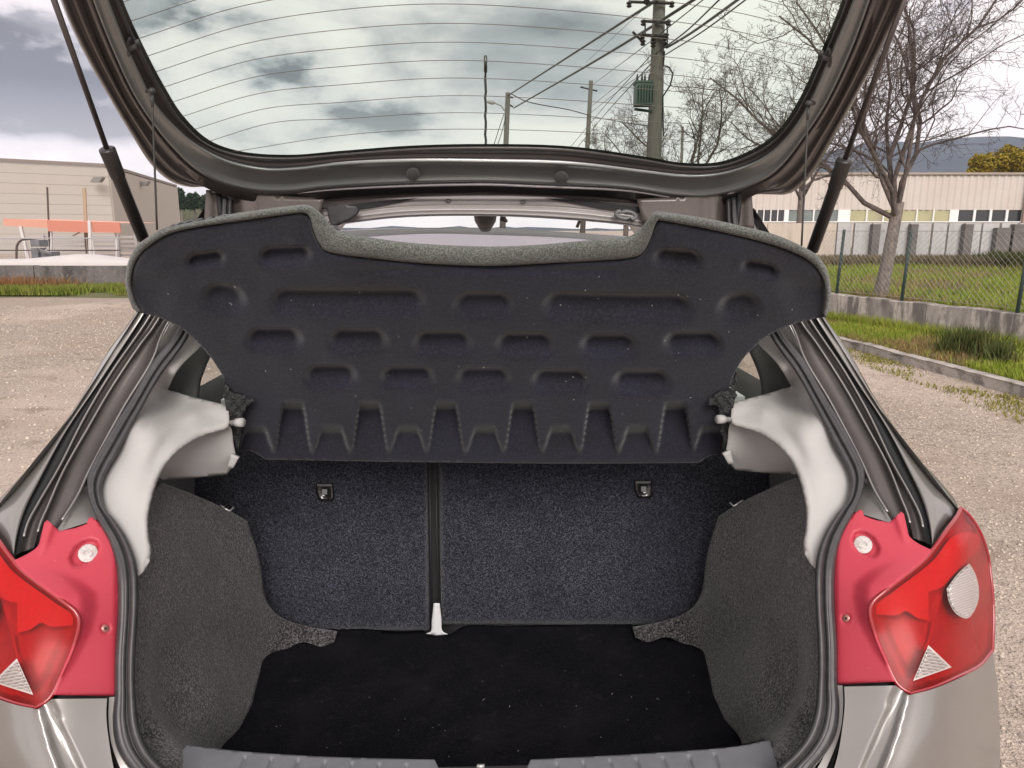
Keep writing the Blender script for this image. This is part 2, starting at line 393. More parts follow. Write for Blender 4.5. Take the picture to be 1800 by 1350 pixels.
SI = [(1276, 352), (1280, 410), (1318, 510), (1355, 593), (1400, 657), (1433, 717), (1467, 783), (1490, 827), (1495, 850), (1487, 883), (1473, 900), (1453, 930), (1438, 967), (1433, 1000), (1433, 1060), (1437, 1133), (1437, 1200), (1430, 1260), (1413, 1300), (1387, 1330), (1367, 1348), (1310, 1425)]
q = lambda L, off=0: [(x, y, float(DPIL(x, y))+off) for x, y in L]
s_ = lambda L, off=0: [(x, y, float(DSEAL(x, y))+off) for x, y in L]
ribbon('rear_pillar', q(LA), q(LB), [(0, -.045), (.15, -.026), (.35, -.013), (.6, -.005), (.9, 0), (1, -.003)], M_paint, car, n=110, mirror=True, solid=.004)
ribbon('gutter_channel', q(LB), q(LC), [(0, -.002), (.14, -.014), (.8, -.014), (1, 0)], M_blackm, car, n=110, mirror=True)
ribbon('gutter_channel', q(LC), q(LD), [(0, 0), (.2, -.014), (.86, -.014), (1, 0)], M_chan, car, n=110, mirror=True)
ribbon('gutter_channel', q(LD), q(LE), [(0, 0), (.12, -.014), (.5, -.018), (.92, -.02), (1, -.008)], M_chan, car, n=110, mirror=True)
for L in (LC, LD):
    tubeobj('gutter_bead', line3(q(L, -.002), 100)[:-4], .0019, M_paint, car, n=6, mirror=True)
tubeobj('gutter_bead', line3(q(LE, -.0), 100)[:-4], .0022, M_paint, car, n=6, mirror=True)
SO2 = [(x, y) for x, y in SO if y < 925]
ribbon('pillar_flange', q(LE, .004), [(x, y, float(DSEAL(x, y))+.02) for x, y in SO2], [(0, -.006), (.3, -.002), (1, -.004)], M_paint, car, n=90, mirror=True)
# rubber seal round the opening
ribbon('boot_seal', s_(SI), s_(SO), [(0, -.004), (.03, .009), (.1, .016), (.22, .019), (.33, .015), (.39, .006), (.42, .002), (.46, .007), (.56, .012), (.66, .012), (.7, .0095), (.74, .011), (.86, .009), (.95, .005), (1, -.004)], M_rub, car, n=220, mirror=True, solid=.002)

# red painted plastic round the lamps
DRED = tps([(1502, 905, .115), (1585, 899, .10), (1638, 967, .035), (1560, 1036, .0), (1530, 1068, -.005), (1470, 1000, .062), (1469, 1070, .03), (1472, 1200, -.02), (1573, 1199, -.07), (1537, 1115, -.025), (1520, 960, .07), (1500, 1100, .0)])
PODX = ([985, 1005, 1026, 1050, 1091, 1144, 1195], [1556, 1522, 1499, 1497, 1507, 1534, 1570])
def red_disp(x, y):
    xc = np.interp(y, *PODX); h = .016*ss(x-xc, -1, 34)*ss(y, 975, 1035)
    a = R(42); u = (x-1522)*math.cos(a)+(y-957)*math.sin(a); v = -(x-1522)*math.sin(a)+(y-957)*math.cos(a)
    r = np.sqrt((u/28)**2+(v/18.5)**2); h = h-.011*(1-ss(r, .86, 1.05))
    h = h+.007*np.exp(-((x-(1574+(y-900)*.35))/7)**2)*(1-ss(y, 925, 965))
    r2 = np.hypot(x-1487, y-1087); h = h-.004*(1-ss(r2, 6, 9))
    return h-.003*ss(-(np.minimum(x-1468, 1203-y)), -5, 0)
RED = [(1510, 896, 's'), (1516, 897, 's'), (1519, 907, 's'), (1540, 914), (1564, 918, 's'), (1584, 899, 's'), (1589, 903, 's'), (1594, 925), (1599, 943), (1614, 955), (1638, 967, 's'), (1623, 985), (1558, 1037), (1533, 1060), (1529, 1080), (1538, 1115), (1560, 1168), (1572, 1198, 's'), (1484, 1203), (1466, 1203, 's'), (1466, 1133), (1462, 1067), (1462, 1007), (1466, 970), (1478, 940), (1500, 905)]
red = sheet('lamp_surround', RED, depth_surf(DRED), M_red, car, res=4, disp=red_disp, mirror=True, solid=.003)
def disc(cx, cy, rx, ry, ang, dfun, off, name, m, parent, dish=0, res=3, **k):
    a = R(ang); pts = [(cx+rx*math.cos(t)*math.cos(a)-ry*math.sin(t)*math.sin(a), cy+rx*math.cos(t)*math.sin(a)+ry*math.sin(t)*math.cos(a)) for t in np.linspace(0, 2*math.pi, 16, endpoint=False)]
    return sheet(name, pts, depth_surf(dfun), m, parent, res=res, disp=lambda x, y: off+dish*(1-((x-cx)**2+(y-cy)**2)/(max(rx, ry)**2)), **k)
for side in (0, 1):
    pass
def mirrored(fn, parents, *a, **k):
    """fn builds one object on the right; a second call with the flipped parent adds its twin"""
    o = fn(*a, parent=parents[0], **k)
    me = o.data.copy(); co = np.empty(len(me.vertices)*3); me.vertices.foreach_get('co', co); co[0::3] *= -1; me.vertices.foreach_set('co', co); me.flip_normals()
    o2 = link(o.name.split('.')[0], me, parents[1]); 
    for md in o.modifiers:
        m2 = o2.modifiers.new(md.name, md.type); m2.thickness = md.thickness; m2.offset = md.offset
    return o, o2
cap = mirrored(lambda parent: disc(1517, 957, 17, 15, 30, DRED, -.0065, 'screw_cap', mat('cap_grey', (.6, .58, .56), .45, noise=[(300, .45, .6, (.42, .38, .37), .6)]), parent, dish=.002, solid=.003), red)
mirrored(lambda parent: addobj('cap_ring', *tubev([P(1517+7.5*math.cos(t), 957+6.5*math.sin(t), DRED(1517, 957)-.000) for t in np.linspace(0, 2*math.pi, 25)], .0007, 5, False), MATS['cap_grey'], parent), cap)
mirrored(lambda parent: disc(1487, 1087, 6.5, 7.5, 20, DRED, -.0015, 'screw', mat('screw_pink', (.5, .22, .2), .35, .5), parent, dish=.003, res=2), red)
mirrored(lambda parent: disc(1487, 1087, 2.2, 2.4, 0, DRED, .0022, 'screw_socket', M_blackm, parent, res=1.5), red)

# tail lamps
DLAMP = tps([(1640, 964, .045), (1690, 893, .12), (1720, 925, .125), (1738, 985, .125), (1745, 1060, .10), (1742, 1140, .06), (1690, 1192, -.03), (1600, 1218, -.075), (1577, 1198, -.065), (1540, 1115, -.03), (1530, 1075, -.02), (1560, 1036, -.01), (1600, 1006, .01), (1640, 1060, -.01), (1640, 1150, -.05), (1700, 1040, .03), (1690, 960, .05)])
LAMP = [(1641, 964), (1668, 926), (1684, 904), (1689, 893, 's'), (1703, 905), (1718, 927), (1734, 967), (1742, 1020), (1746, 1080), (1744, 1143, 's'), (1722, 1169), (1690, 1186), (1640, 1208), (1600, 1219, 's'), (1578, 1203), (1560, 1168), (1538, 1115), (1529, 1080), (1533, 1060), (1558, 1037), (1623, 985)]
def lamp_disp(x, y):
    cx, cy = 1640, 1068
    return -.004-.012*0
def inset(poly, c, f): return [(c[0]+(p[0]-c[0])*f, c[1]+(p[1]-c[1])*f)+tuple(p[2:]) for p in poly]
LC_ = (1640, 1075)
def lamp_in(x, y):
    # dark reflector bowls and the fold that runs from the lower tip to the middle
    xf = np.interp(y, [1000, 1055, 1127, 1205], [1672, 1652, 1632, 1600])
    h = -.02-.010*ss(x-xf, -2, 30)
    h = h+.006*np.exp(-((x-xf)/4)**2)
    xl = np.interp(y, [1060, 1110, 1150, 1200], [1537, 1553, 1571, 1598]); h = h+.008*(1-ss(x-xl, 0, 14))
    yr = np.interp(x, [1541, 1577, 1592, 1612, 1632], [1082, 1083, 1076, 1088, 1092])
    h = h-.006*ss(y-yr, -2, 3)*(1-ss(x, 1628, 1636))
    h = h+.0006*np.sin(y*1.6)*ss(x, 1540, 1560)
    return h*ss(polydist(x, y, LAMPD), 0, 13)
LAMPD = outline(LAMP, 12); LAMPD = np.vstack([LAMPD, LAMPD[:1]])
lamp = sheet('tail_lamp', LAMP, depth_surf(DLAMP), M_lampred, car, res=4, disp=lamp_in, mirror=True)
def facet(pts, off, m, name='lamp_facet', res=8, **k): return mirrored(lambda parent: sheet(name, pts, depth_surf(DLAMP), m, parent, res=res, disp=lambda x, y: off+0*x, **k), lamp)
facet([(1640, 985), (1672, 945), (1697, 935), (1722, 940, 's'), (1722, 962), (1700, 985), (1672, 1015), (1656, 1032), (1632, 1040, 's'), (1632, 1090, 's'), (1612, 1086), (1592, 1074), (1577, 1081), (1540, 1080, 's'), (1541, 1063), (1570, 1040)], -.008, M_lampred2)  # upper lamp facet, sky reflection painted in as a paler red
lens = mirrored(lambda parent: sheet('lamp_lens', LAMP, depth_surf(DLAMP), M_lens, parent, res=10, disp=lambda x, y: .002+0*x), lamp)
rimL = outline(LAMP, 6)
mirrored(lambda parent: addobj('lamp_rim', *tubev([P(a, b, DLAMP(a, b)) for a, b in np.vstack([rimL, rimL[:1]])], .0032, 6, False), mat('lamp_rim_red', (.30, .012, .02), .3, 0, coat=1), parent), lamp)
ROUND = [(1664, 1035, 's'), (1684, 1008), (1704, 990, 's'), (1715, 1010), (1721, 1038), (1717, 1065), (1701, 1087), (1682, 1080), (1668, 1058)]
facet(ROUND, .0035, M_refl, 'reversing_reflector', res=3)
mirrored(lambda parent: sheet('reflector_pattern', inset(ROUND, (1694, 1040), .9), depth_surf(DLAMP), M_refl, parent, res=1.8, disp=lambda x, y: .0045+.004*np.sin((y+.35*x)*1.35)), lamp)
TRI = [(1632, 1134, 's'), (1673, 1173, 's'), (1605, 1197, 's')]
facet(TRI, .0035, mat('lamp_white', (.52, .45, .43), .3, .1, coat=1), 'corner_reflector')
mirrored(lambda parent: sheet('reflector_pattern', inset(TRI, (1636, 1168), .84), depth_surf(DLAMP), mat('lamp_grille', (.33, .29, .28), .3, .4, coat=.6), parent, res=2, disp=lambda x, y: .0045+.003*np.sin((y-.15*x)*1.15)), lamp)

# lower rear quarter panels
DLOW = tps([(1470, 1204, -.04), (1573, 1202, -.078), (1598, 1221, -.083), (1690, 1192, -.04), (1745, 1145, .055), (1760, 1250, .05), (1762, 1430, .03), (1556, 1350, -.125), (1530, 1430, -.14), (1440, 1430, -.12), (1480, 1330, -.09), (1690, 1300, -.07), (1640, 1430, -.12)])
GL = ([1200, 1250, 1350, 1430], [1574, 1558, 1512, 1478]); GR = ([1200, 1221, 1290, 1350, 1430], [1600, 1596, 1577, 1555, 1530])
def low_disp(x, y):
    a = np.interp(y, *GL); b = np.interp(y, *GR); w = (x-a)/np.maximum(b-a, 1)
    return -.010*ss(w, -.02, .12)*(1-ss(w, .6, 1.05))+.003*np.exp(-((x-b)/6)**2)-.002*ss(w, 1.0, 1.6)
LOW = [(1484, 1207, 's'), (1574, 1205, 's'), (1597, 1222, 's'), (1640, 1211), (1690, 1190), (1722, 1172), (1745, 1146, 's'), (1753, 1200), (1757, 1270), (1758, 1350), (1755, 1430, 's'), (1430, 1430, 's'), (1468, 1345), (1482, 1270), (1485, 1235)]
sheet('quarter_panel', LOW, depth_surf(DLOW), M_paint, car, res=6, step=2.5, disp=low_disp, mirror=True)
FL = [(1466, 1204, 's'), (1481, 1205, 's'), (1482, 1240), (1477, 1285), (1455, 1345), (1410, 1430, 's'), (1380, 1430, 's'), (1440, 1345), (1465, 1285)]
sheet('inner_flange', FL, depth_surf(lambda x, y: DLOW(x, y)+.012), M_paint, car, res=8, step=2.5, mirror=True)
sheet('panel_gap', [(1466, 1199, 's'), (1600, 1199, 's'), (1605, 1230, 's'), (1600, 1260, 's'), (1500, 1230), (1484, 1280), (1462, 1350), (1425, 1430, 's'), (1395, 1430, 's'), (1455, 1330), (1474, 1270)], depth_surf(lambda x, y: DLOW(x, y)+.028), M_blackm, car, res=10, mirror=True)

# pale interior trim
DTRIM = tps([(1334, 560, .45), (1352, 580, .438), (1380, 615, .405), (1409, 652, .370), (1442, 712, .31), (1476, 778, .25), (1499, 823, .203), (1507, 850, .178), (1475, 905, .128), (1444, 969, .086), (1433, 997, .072), (1417, 898, .135), (1407, 850, .175), (1390, 810, .22), (1333, 760, .315), (1287, 747, .355), (1288, 725, .362), (1288, 707, .40), (1391, 680, .46), (1340, 694, .44), (1345, 722, .35), (1338, 611, .43), (1380, 655, .37), (1412, 745, .275), (1450, 830, .18)], 1e-3)
TRIM = [(1334, 560, 's'), (1352, 580), (1409, 652), (1442, 712), (1476, 778), (1499, 823), (1505, 850), (1497, 888), (1482, 905), (1462, 935), (1447, 969), (1440, 999, 's'), (1433, 998, 's'), (1421, 986), (1412, 958), (1416, 930), (1417, 898), (1407, 850), (1390, 810), (1367, 784), (1333, 762), (1287, 748, 's'), (1285, 730), (1288, 707, 's'), (1340, 694), (1391, 680, 's'), (1380, 660), (1362, 634), (1338, 610), (1315, 585, 's')]
VAL = np.array([(1288, 727), (1320, 727), (1345, 733), (1368, 747), (1386, 766), (1402, 792), (1412, 815)], float)
ARCH = np.array([(1287, 748), (1333, 761), (1367, 784), (1390, 810), (1407, 850), (1417, 898), (1412, 958), (1421, 986)], float)
V2 = np.array([(1391, 680), (1405, 705), (1422, 738)], float)
def trim_disp(x, y):
    fade = 1-ss(y, 790, 830)
    return -.010*np.exp(-(polydist(x, y, VAL)/12)**2)*fade-.004*np.exp(-(polydist(x, y, V2)/7)**2)-.005*(1-ss(polydist(x, y, ARCH), 0, 5))+.002*np.exp(-((polydist(x, y, ARCH)-9)/4)**2)
trim = sheet('pillar_trim', TRIM, depth_surf(DTRIM), M_trim, car, res=5, disp=trim_disp, mirror=True, solid=.004)
DBOX = tps([(1285, 742, .375), (1276, 800, .40), (1292, 826, .42), (1340, 830, .38), (1397, 834, .33), (1402, 815, .28), (1370, 776, .32), (1330, 752, .35), (1308, 790, .385)], 1e-3)
sheet('trim_pocket', [(1289, 740, 's'), (1283, 745), (1279, 775), (1276, 800), (1281, 812), (1293, 827, 's'), (1340, 831), (1399, 835, 's'), (1412, 820, 's'), (1380, 775), (1335, 748)], depth_surf(DBOX), M_trim, car, res=5, disp=lambda x, y: -.004*ss(x, 1300, 1312), mirror=True, solid=.003)
pv0 = P(1262, 737, .352); pv1 = P(1290, 738, .372)
tubeobj('pivot_pin', [pv0, pv0+(pv1-pv0)*.35, pv0+(pv1-pv0)*.36, pv1], [.0085, .0085, .0055, .0055], M_trim, car, n=16, mirror=True)
sheet('latch_clip', [(1271, 798, 's'), (1284, 792, 's'), (1290, 815, 's'), (1281, 816, 's')], depth_surf(lambda x, y: .385+0*x), M_trim, car, res=5, mirror=True, solid=.01)

# carpeted sides, floor, seat backs
DCAR = tps([(1263, 908, .60), (1243, 973, .60), (1233, 1040, .60), (1113, 1105, .625), (1150, 1124, .59), (1200, 1131, .585), (1237, 1147, .545), (1243, 1183, .465), (1257, 1233, .365), (1292, 1312, .225), (1350, 1300, .03), (1352, 1330, -.02), (1345, 1430, -.10), (1375, 1360, -.06), (1430, 1280, -.01), (1443, 1200, .0), (1443, 1130, .03), (1440, 1060, .06), (1438, 1000, .09), (1415, 900, .20), (1400, 838, .32), (1300, 886, .54), (1320, 1000, .40), (1340, 1150, .24), (1300, 1100, .42), (1380, 1000, .22), (1380, 1230, .08), (1260, 1060, .50), (1203, 1078, .615)], 1e-3)
SIDE = [(1262, 908, 's'), (1290, 890), (1345, 862), (1400, 838, 's'), (1430, 880), (1446, 990), (1448, 1060), (1452, 1130), (1452, 1200), (1446, 1260), (1432, 1305), (1402, 1345), (1385, 1365), (1350, 1430, 's'), (1325, 1430, 's'), (1348, 1340, 's'), (1344, 1296, 's'), (1291, 1314, 's'), (1270, 1265), (1257, 1233), (1246, 1183), (1237, 1147, 's'), (1200, 1131), (1172, 1120), (1152, 1124), (1140, 1128), (1117, 1121, 's'), (1112, 1102, 's'), (1160, 1093), (1203, 1078), (1222, 1062), (1233, 1040), (1243, 973)]
XB = ([1060, 1080, 1120, 1180, 1225, 1260, 1285, 1302], [1400, 1408, 1417, 1420, 1412, 1395, 1368, 1335])
def side_disp(x, y):
    g = np.interp(y, *XB)-x
    lump = .004*np.sin(x/23.+1)*np.sin(y/31.)+.0025*np.sin(x/9.)*np.sin(y/13.+2)
    return -.075*ss(g, -4, 16)*(1-ss(g, 16, 125))*ss(y, 1060, 1140)+lump*ss(1448-x, 0, 30)
sheet('side_carpet', SIDE, depth_surf(DCAR), M_carp, car, res=6, disp=side_disp, mirror=True, solid=.006)
sheet('side_carpet', [(1350, 790, 's'), (1440, 790, 's'), (1452, 1000, 's'), (1350, 1000, 's')], depth_surf(lambda x, y: np.interp(x, [1350, 1450], [.74, .36])), carpet('shadow_carpet', (.03, .028, .03), (.09, .085, .09)), car, res=20, mirror=True)  # dark sheet behind the trim, shadow put into its carpet colour
V, F = boxv(-.72, .72, -.02, .80, .425, .448); addobj('boot_floor', V, F, M_blackm, car, smooth=False)
DSEAT = lambda x, y: np.interp(y, [780, 1110], [.745, .665])
def seat_disp(x0, x1, y1):
    def f(x, y):
        e = np.minimum(np.minimum(x-x0, x1-x), y1-y); return -.016*(1-ss(e, 0, 13))**2+.0015*np.sin(x/37.)*np.sin(y/29.)
    return f
seatL = sheet('seat_back', [(230, 780, 's'), (751, 780, 's'), (756, 1110, 's'), (600, 1112), (450, 1110), (230, 1100, 's')], depth_surf(DSEAT), M_seat, car, res=9, disp=seat_disp(225, 756, 1114), solid=.02)
seatR = sheet('seat_back', [(769, 780, 's'), (1450, 780, 's'), (1450, 1100, 's'), (1110, 1102), (950, 1099), (776, 1098, 's')], depth_surf(DSEAT), M_seat, car, res=9, disp=seat_disp(768, 1460, 1103), solid=.02)
sheet('seat_gap', [(735, 780, 's'), (785, 780, 's'), (795, 1130, 's'), (725, 1130, 's')], depth_surf(lambda x, y: DSEAT(x, y)+.05), M_blackm, car, res=40)
tubeobj('seat_edge', [P(754.5, 790, .742), P(757, 950, .70), P(760, 1100, .665)], .0024, M_blackm, car, n=8)
tubeobj('seat_edge', [P(765.5, 790, .742), P(768, 950, .70), P(773, 1100, .665)], .0024, M_blackm, car, n=8)
for (cx, cy, seat) in ((570, 865, seatL), (1131, 860, seatR)):
    o = sheet('seat_latch', [(cx-15, cy-15, 's'), (cx+14, cy-15, 's'), (cx+16, cy+12, 's'), (cx+12, cy+16, 's'), (cx-9, cy+15, 's'), (cx-14, cy+2, 's')], depth_surf(lambda x, y: DSEAT(x, y)-.012), M_black, car, res=4, disp=lambda x, y: -.004*(1-ss(np.maximum(abs(x-cx-1)/7, abs(y-cy-1)/8), .8, 1.1)), solid=.02)
    sheet('latch_plate', [(cx-13, cy-14, 's'), (cx+13, cy-14, 's'), (cx+12, cy-10, 's'), (cx-12, cy-10, 's')], depth_surf(lambda x, y: DSEAT(x, y)-.0145), M_blackm if 0 else mat('latch_grey', (.10, .10, .105), .35), o, res=4)
    sheet('latch_button', [(cx-4, cy-5, 's'), (cx+5, cy-5, 's'), (cx+5, cy+4, 's'), (cx-4, cy+4, 's')], depth_surf(lambda x, y: DSEAT(x, y)-.011), mat('latch_pale', (.22, .22, .23), .35), o, res=4)
# white bracket in the seat gap
sheet('seat_bracket', [(762, 1061, 's'), (773, 1061, 's'), (776, 1090, 's'), (777, 1108), (780, 1112), (787, 1115, 's'), (770, 1117), (749, 1114, 's'), (757, 1111), (759, 1090)], depth_surf(lambda x, y: .635+0*x), M_white, car, res=4, disp=lambda x, y: .004*np.exp(-((x-766)/4)**2), solid=.003)
# metal hooks at the top of the side carpets
for m_ in (0,):
    tubeobj('tie_hook', [P(1283, 884, .50), P(1290, 890, .49), P(1300, 884, .49), P(1306, 880, .5)], .0022, M_steel, car, n=6, mirror=True)

# sill plates
def sill_surf(x, y): return PZ(x, y, .640+0*x)
def sill_disp(xs, sgn, topf):
    def f(x, y):
        h = 0*x
        for x0 in xs: h = h-.010*np.exp(-((x-x0-sgn*(y-1335)*.32)/2.4)**2)*ss(y-topf(x), 8, 13)
        return h
    return f
TL = lambda x: np.interp(x, [320, 400, 600, 765], [1309, 1318, 1331, 1335]); TR = lambda x: np.interp(x, [930, 1200, 1300, 1355], [1335, 1320, 1311, 1301])
sheet('sill_plate', [(328, 1309, 's'), (400, 1318), (500, 1326), (600, 1331), (764, 1335, 's'), (772, 1352, 's'), (800, 1430, 's'), (290, 1430, 's'), (306, 1350), (314, 1325)], sill_surf, M_sill, car, res=3.2, disp=sill_disp([430, 477, 525, 573, 622, 670, 718], -1, TL), solid=.01)
sheet('sill_plate', [(933, 1335, 's'), (1050, 1329), (1200, 1320), (1300, 1311), (1353, 1300, 's'), (1363, 1330), (1368, 1352), (1385, 1430, 's'), (895, 1430, 's'), (925, 1352, 's')], sill_surf, M_sill, car, res=3.2, disp=sill_disp([975, 1023, 1071, 1118, 1166, 1212, 1258], 1, TR), solid=.01)
V, F = boxv(-.6, .6, -.09, -.04, .28, .585); addobj('sill_wall', V, F, M_blackm, car, smooth=False)
st = P(845, 1347, -.03); tubeobj('striker', [st+np.array([-.006, 0, 0]), st+np.array([.006, 0, 0])], .0035, M_steel, car, n=10)

# tailgate
P0 = P(835, 350, .50); P1 = P(835, 0, .10); HN = np.cross([1., 0, 0], P1-P0); HN /= np.linalg.norm(HN); HN *= np.sign((CO-P0)@HN)
def H(off):   # off > 0: towards the camera
    return plane_surf(P0+HN*off, HN)
H0 = [(20, -420), (62, -150), (113, 20), (150, 98), (187, 163), (233, 240), (267, 291), (300, 319), (333, 329), (372, 329), (433, 350), (500, 357), (563, 354), (733, 347), (850, 345), (957, 347), (1130, 360), (1200, 366), (1265, 362), (1320, 342), (1352, 342), (1387, 341), (1413, 323), (1433, 300), (1467, 240), (1493, 193), (1533, 120), (1563, 60), (1593, 0), (1640, -150), (1690, -420)]
H1 = [(60, -420), (110, -150), (163, 0), (195, 83), (233, 165), (267, 217), (300, 258), (340, 297), (383, 322), (440, 337), (500, 340), (567, 333), (680, 326), (850, 322), (933, 325), (1100, 333), (1190, 346), (1245, 348), (1317, 330), (1367, 300), (1413, 243), (1453, 183), (1500, 83), (1530, 0), (1580, -150), (1625, -420)]
H2 = [(100, -420), (150, -150), (190, 0), (240, 117), (277, 187), (310, 223), (345, 252), (400, 280), (467, 294), (520, 293), (600, 284), (730, 279), (850, 280), (1000, 284), (1133, 299), (1200, 306), (1267, 302), (1333, 280), (1373, 250), (1407, 207), (1433, 157), (1457, 100), (1500, 0), (1545, -150), (1590, -420)]
H3 = [(125, -420), (165, -150), (208, 0), (253, 100), (285, 160), (315, 207), (360, 250), (413, 270), (500, 277), (600, 270), (720, 261), (850, 258), (1000, 262), (1133, 280), (1200, 291), (1267, 290), (1317, 273), (1360, 247), (1390, 213), (1417, 167), (1447, 100), (1488, 0), (1530, -150), (1570, -420)]
def bykey(L, keys, n):
    """resample by the fraction of the way round so that neighbouring lines pair up"""
    q = catmull(L, 900); c = np.array([838, -150]); a = np.unwrap(np.arctan2(q[:, 1]-c[1], q[:, 0]-c[0]))
    return np.stack([np.interp(keys, a[::-1] if a[0] > a[-1] else a, (q[::-1] if a[0] > a[-1] else q)[:, k]) for k in (0, 1)], 1)
c0 = np.array([838, -150])
keys = np.linspace(math.atan2(-420+150, 60-838)+2*math.pi, math.atan2(-420+150, 1640-838), 240)
keys = keys[::-1] if keys[0] > keys[-1] else keys
def hl(L, surf):
    q = catmull(L, 1200); a = np.arctan2(q[:, 1]-c0[1], q[:, 0]-c0[0]); a = np.where(a < -math.pi/2, a+2*math.pi, a); o = np.argsort(a)
    xy = np.stack([np.interp(keys, a[o], q[o, k]) for k in (0, 1)], 1); return surf(xy[:, 0], xy[:, 1])
def hrib(name, A, B, prof, m, parent, **k):
    V, F = ribbon_geo(hl(A, H(0)), hl(B, H(0)), prof); return addobj(name, V, F, m, parent, **k)
gate = hrib('tailgate', H2, H1, [(0, .0), (.04, .009), (.09, .014), (.15, .013), (.2, .008), (.3, .005), (.6, .005), (.76, .006), (.82, .011), (.88, .013), (.93, .010), (1, -.006)], M_paintd, car, solid=.004)
hrib('tailgate_rim', H1, H0, [(0, -.003), (.05, .002), (.12, .001), (.2, -.007), (.42, -.009), (.48, .000), (.56, .001), (.62, -.009), (.76, -.011), (.82, -.002), (.92, -.003), (1, -.012)], mat('rim_brown', (.13, .115, .113), .32, .3, coat=.5), gate, solid=.018)
hrib('window_rubber', H3, H2, [(0, -.006), (.1, -.002), (.3, 0), (.4, -.005), (.6, -.006), (.75, .0), (1, -.001)], mat('rubber_brown', (.075, .068, .068), .32, 0, coat=.3), gate)
gl_out = [(x, y) for x, y in H3]; gl_out[0] = gl_out[0]+('s',); gl_out[-1] = gl_out[-1]+('s',)
sheet('rear_window', gl_out, H(-.006), M_glass, gate, res=60)
hrib('glass_edge', [(x+(6 if x < 600 else -6 if x > 1200 else 0), y-5) for x, y in H3], H3, [(0, -.0055), (1, -.0055)], mat('edge_print', (.03, .035, .03), .4), gate)
M_hilite = mat('highlight_paint', (.62, .60, .62), .25, .3, coat=1)  # pale beads on the frame edges, sky highlight put into their colour
for L, lo, hi in ((H2, 560, 1235), (H1, 520, 1200)):
    q_ = catmull(L, 600); q_ = q_[(q_[:, 0] > lo) & (q_[:, 0] < hi) & (q_[:, 1] > 250)][::5]; u = np.linspace(0, 1, len(q_)); rr_ = .0006+.0026*np.sin(math.pi*u)**.5
    V, F = tubev(H(.004)(q_[:, 0], q_[:, 1]+2), rr_, 8); addobj('edge_highlight', V, F, M_hilite, gate)
# end panel of the tailgate above the camera
sheet('tailgate_panel', [(20, -420, 's'), (1690, -420, 's'), (1640, -700, 's'), (70, -700, 's')], H(-.002), M_paintd, gate, res=60, solid=.03)
WIRES = [[(213, 5), (400, -60), (800, -95), (1130, -68), (1478, 5)], [(227, 38), (600, -50), (800, -61), (1130, -36), (1473, 35)], [(243, 68), (600, -17), (800, -27), (1130, -2), (1457, 63)],
 [(255, 100), (600, 17), (800, 7), (1130, 32), (1445, 93)], [(268, 128), (600, 52), (800, 41), (1130, 64), (1433, 122)], [(282, 155), (600, 85), (800, 74), (1130, 96), (1420, 150)],
 [(295, 182), (600, 117), (800, 106), (1130, 127), (1408, 177)], [(313, 207), (600, 149), (800, 137), (1130, 156), (1397, 202)], [(333, 230), (600, 180), (800, 168), (1130, 185), (1380, 225)],
 [(362, 250), (600, 209), (800, 198), (1130, 213), (1357, 247)], [(403, 268), (600, 238), (800, 227), (1130, 240), (1325, 265)]]
for w in WIRES:
    if len(w) > 3 and w[0][0] < 400 and w[1][0] == 600:   # bow the left run like the right one
        a, b = w[0], w[1]; w = [a, ((a[0]+b[0])/2, (a[1]+b[1])/2-14), b]+w[2:]
        c, d = w[-2], w[-1]; w = w[:-1]+[((c[0]+d[0])/2, (c[1]+d[1])/2-9), d]
    V, F = tubev(line3(w, 60, H(-.003)), .0005, 4); addobj('defroster_wire', V, F, M_frit, gate)
# plugs, clips
for (x, y) in ((726, 306), (987, 312)):
    disc(x, y, 12.5, 12.5, 0, lambda a, b: 0*a, 0, 'plug', M_paintd, gate) if 0 else None
    sheet('plug', [(x+12.5*math.cos(t), y+11.5*math.sin(t)) for t in np.linspace(0, 2*math.pi, 14, endpoint=False)], H(.008), M_paintd, gate, res=2.5, disp=lambda a, b: .0045*np.sqrt(np.clip(1-((a-x)**2+(b-y)**2)/160, 0, 1)))
for (x, y, s) in ((230, 84, 1), (1455, 103, -1)):
    base = H(.006)(np.array([x-2*s*1.]), np.array([y]))[0]; tip = H(.022)(np.array([x+13*s]), np.array([y-3]))[0]
    sheet('clip_base', [(x-s*3+5*math.cos(t)+0, y+17*math.sin(t)) for t in np.linspace(0, 2*math.pi, 12, endpoint=False)], H(.0085), M_rub, gate, res=4, solid=.004)
    V, F = tubev([base, base*.4+tip*.6, tip], [.0045, .0035, .0045], 8); addobj('clip', V, F, M_rub, gate)
    t2 = H(.018)(np.array([x+10*s]), np.array([y-14]))[0]; V, F = tubev([tip, t2], [.0035, .003], 8); addobj('clip', V, F, M_rub, gate)
for (x, y, s) in ((263, 160, 1), (1426, 182, -1)):
    base = H(.004)(np.array([x-5*s]), np.array([y]))[0]; tip = H(.028)(np.array([x+5*s]), np.array([y]))[0]
    V, F = tubev([base, base*.5+tip*.5, tip*.9+base*.1, tip], [.003, .003, .0055, .004], 10); addobj('cord_stud', V, F, M_rub, gate)
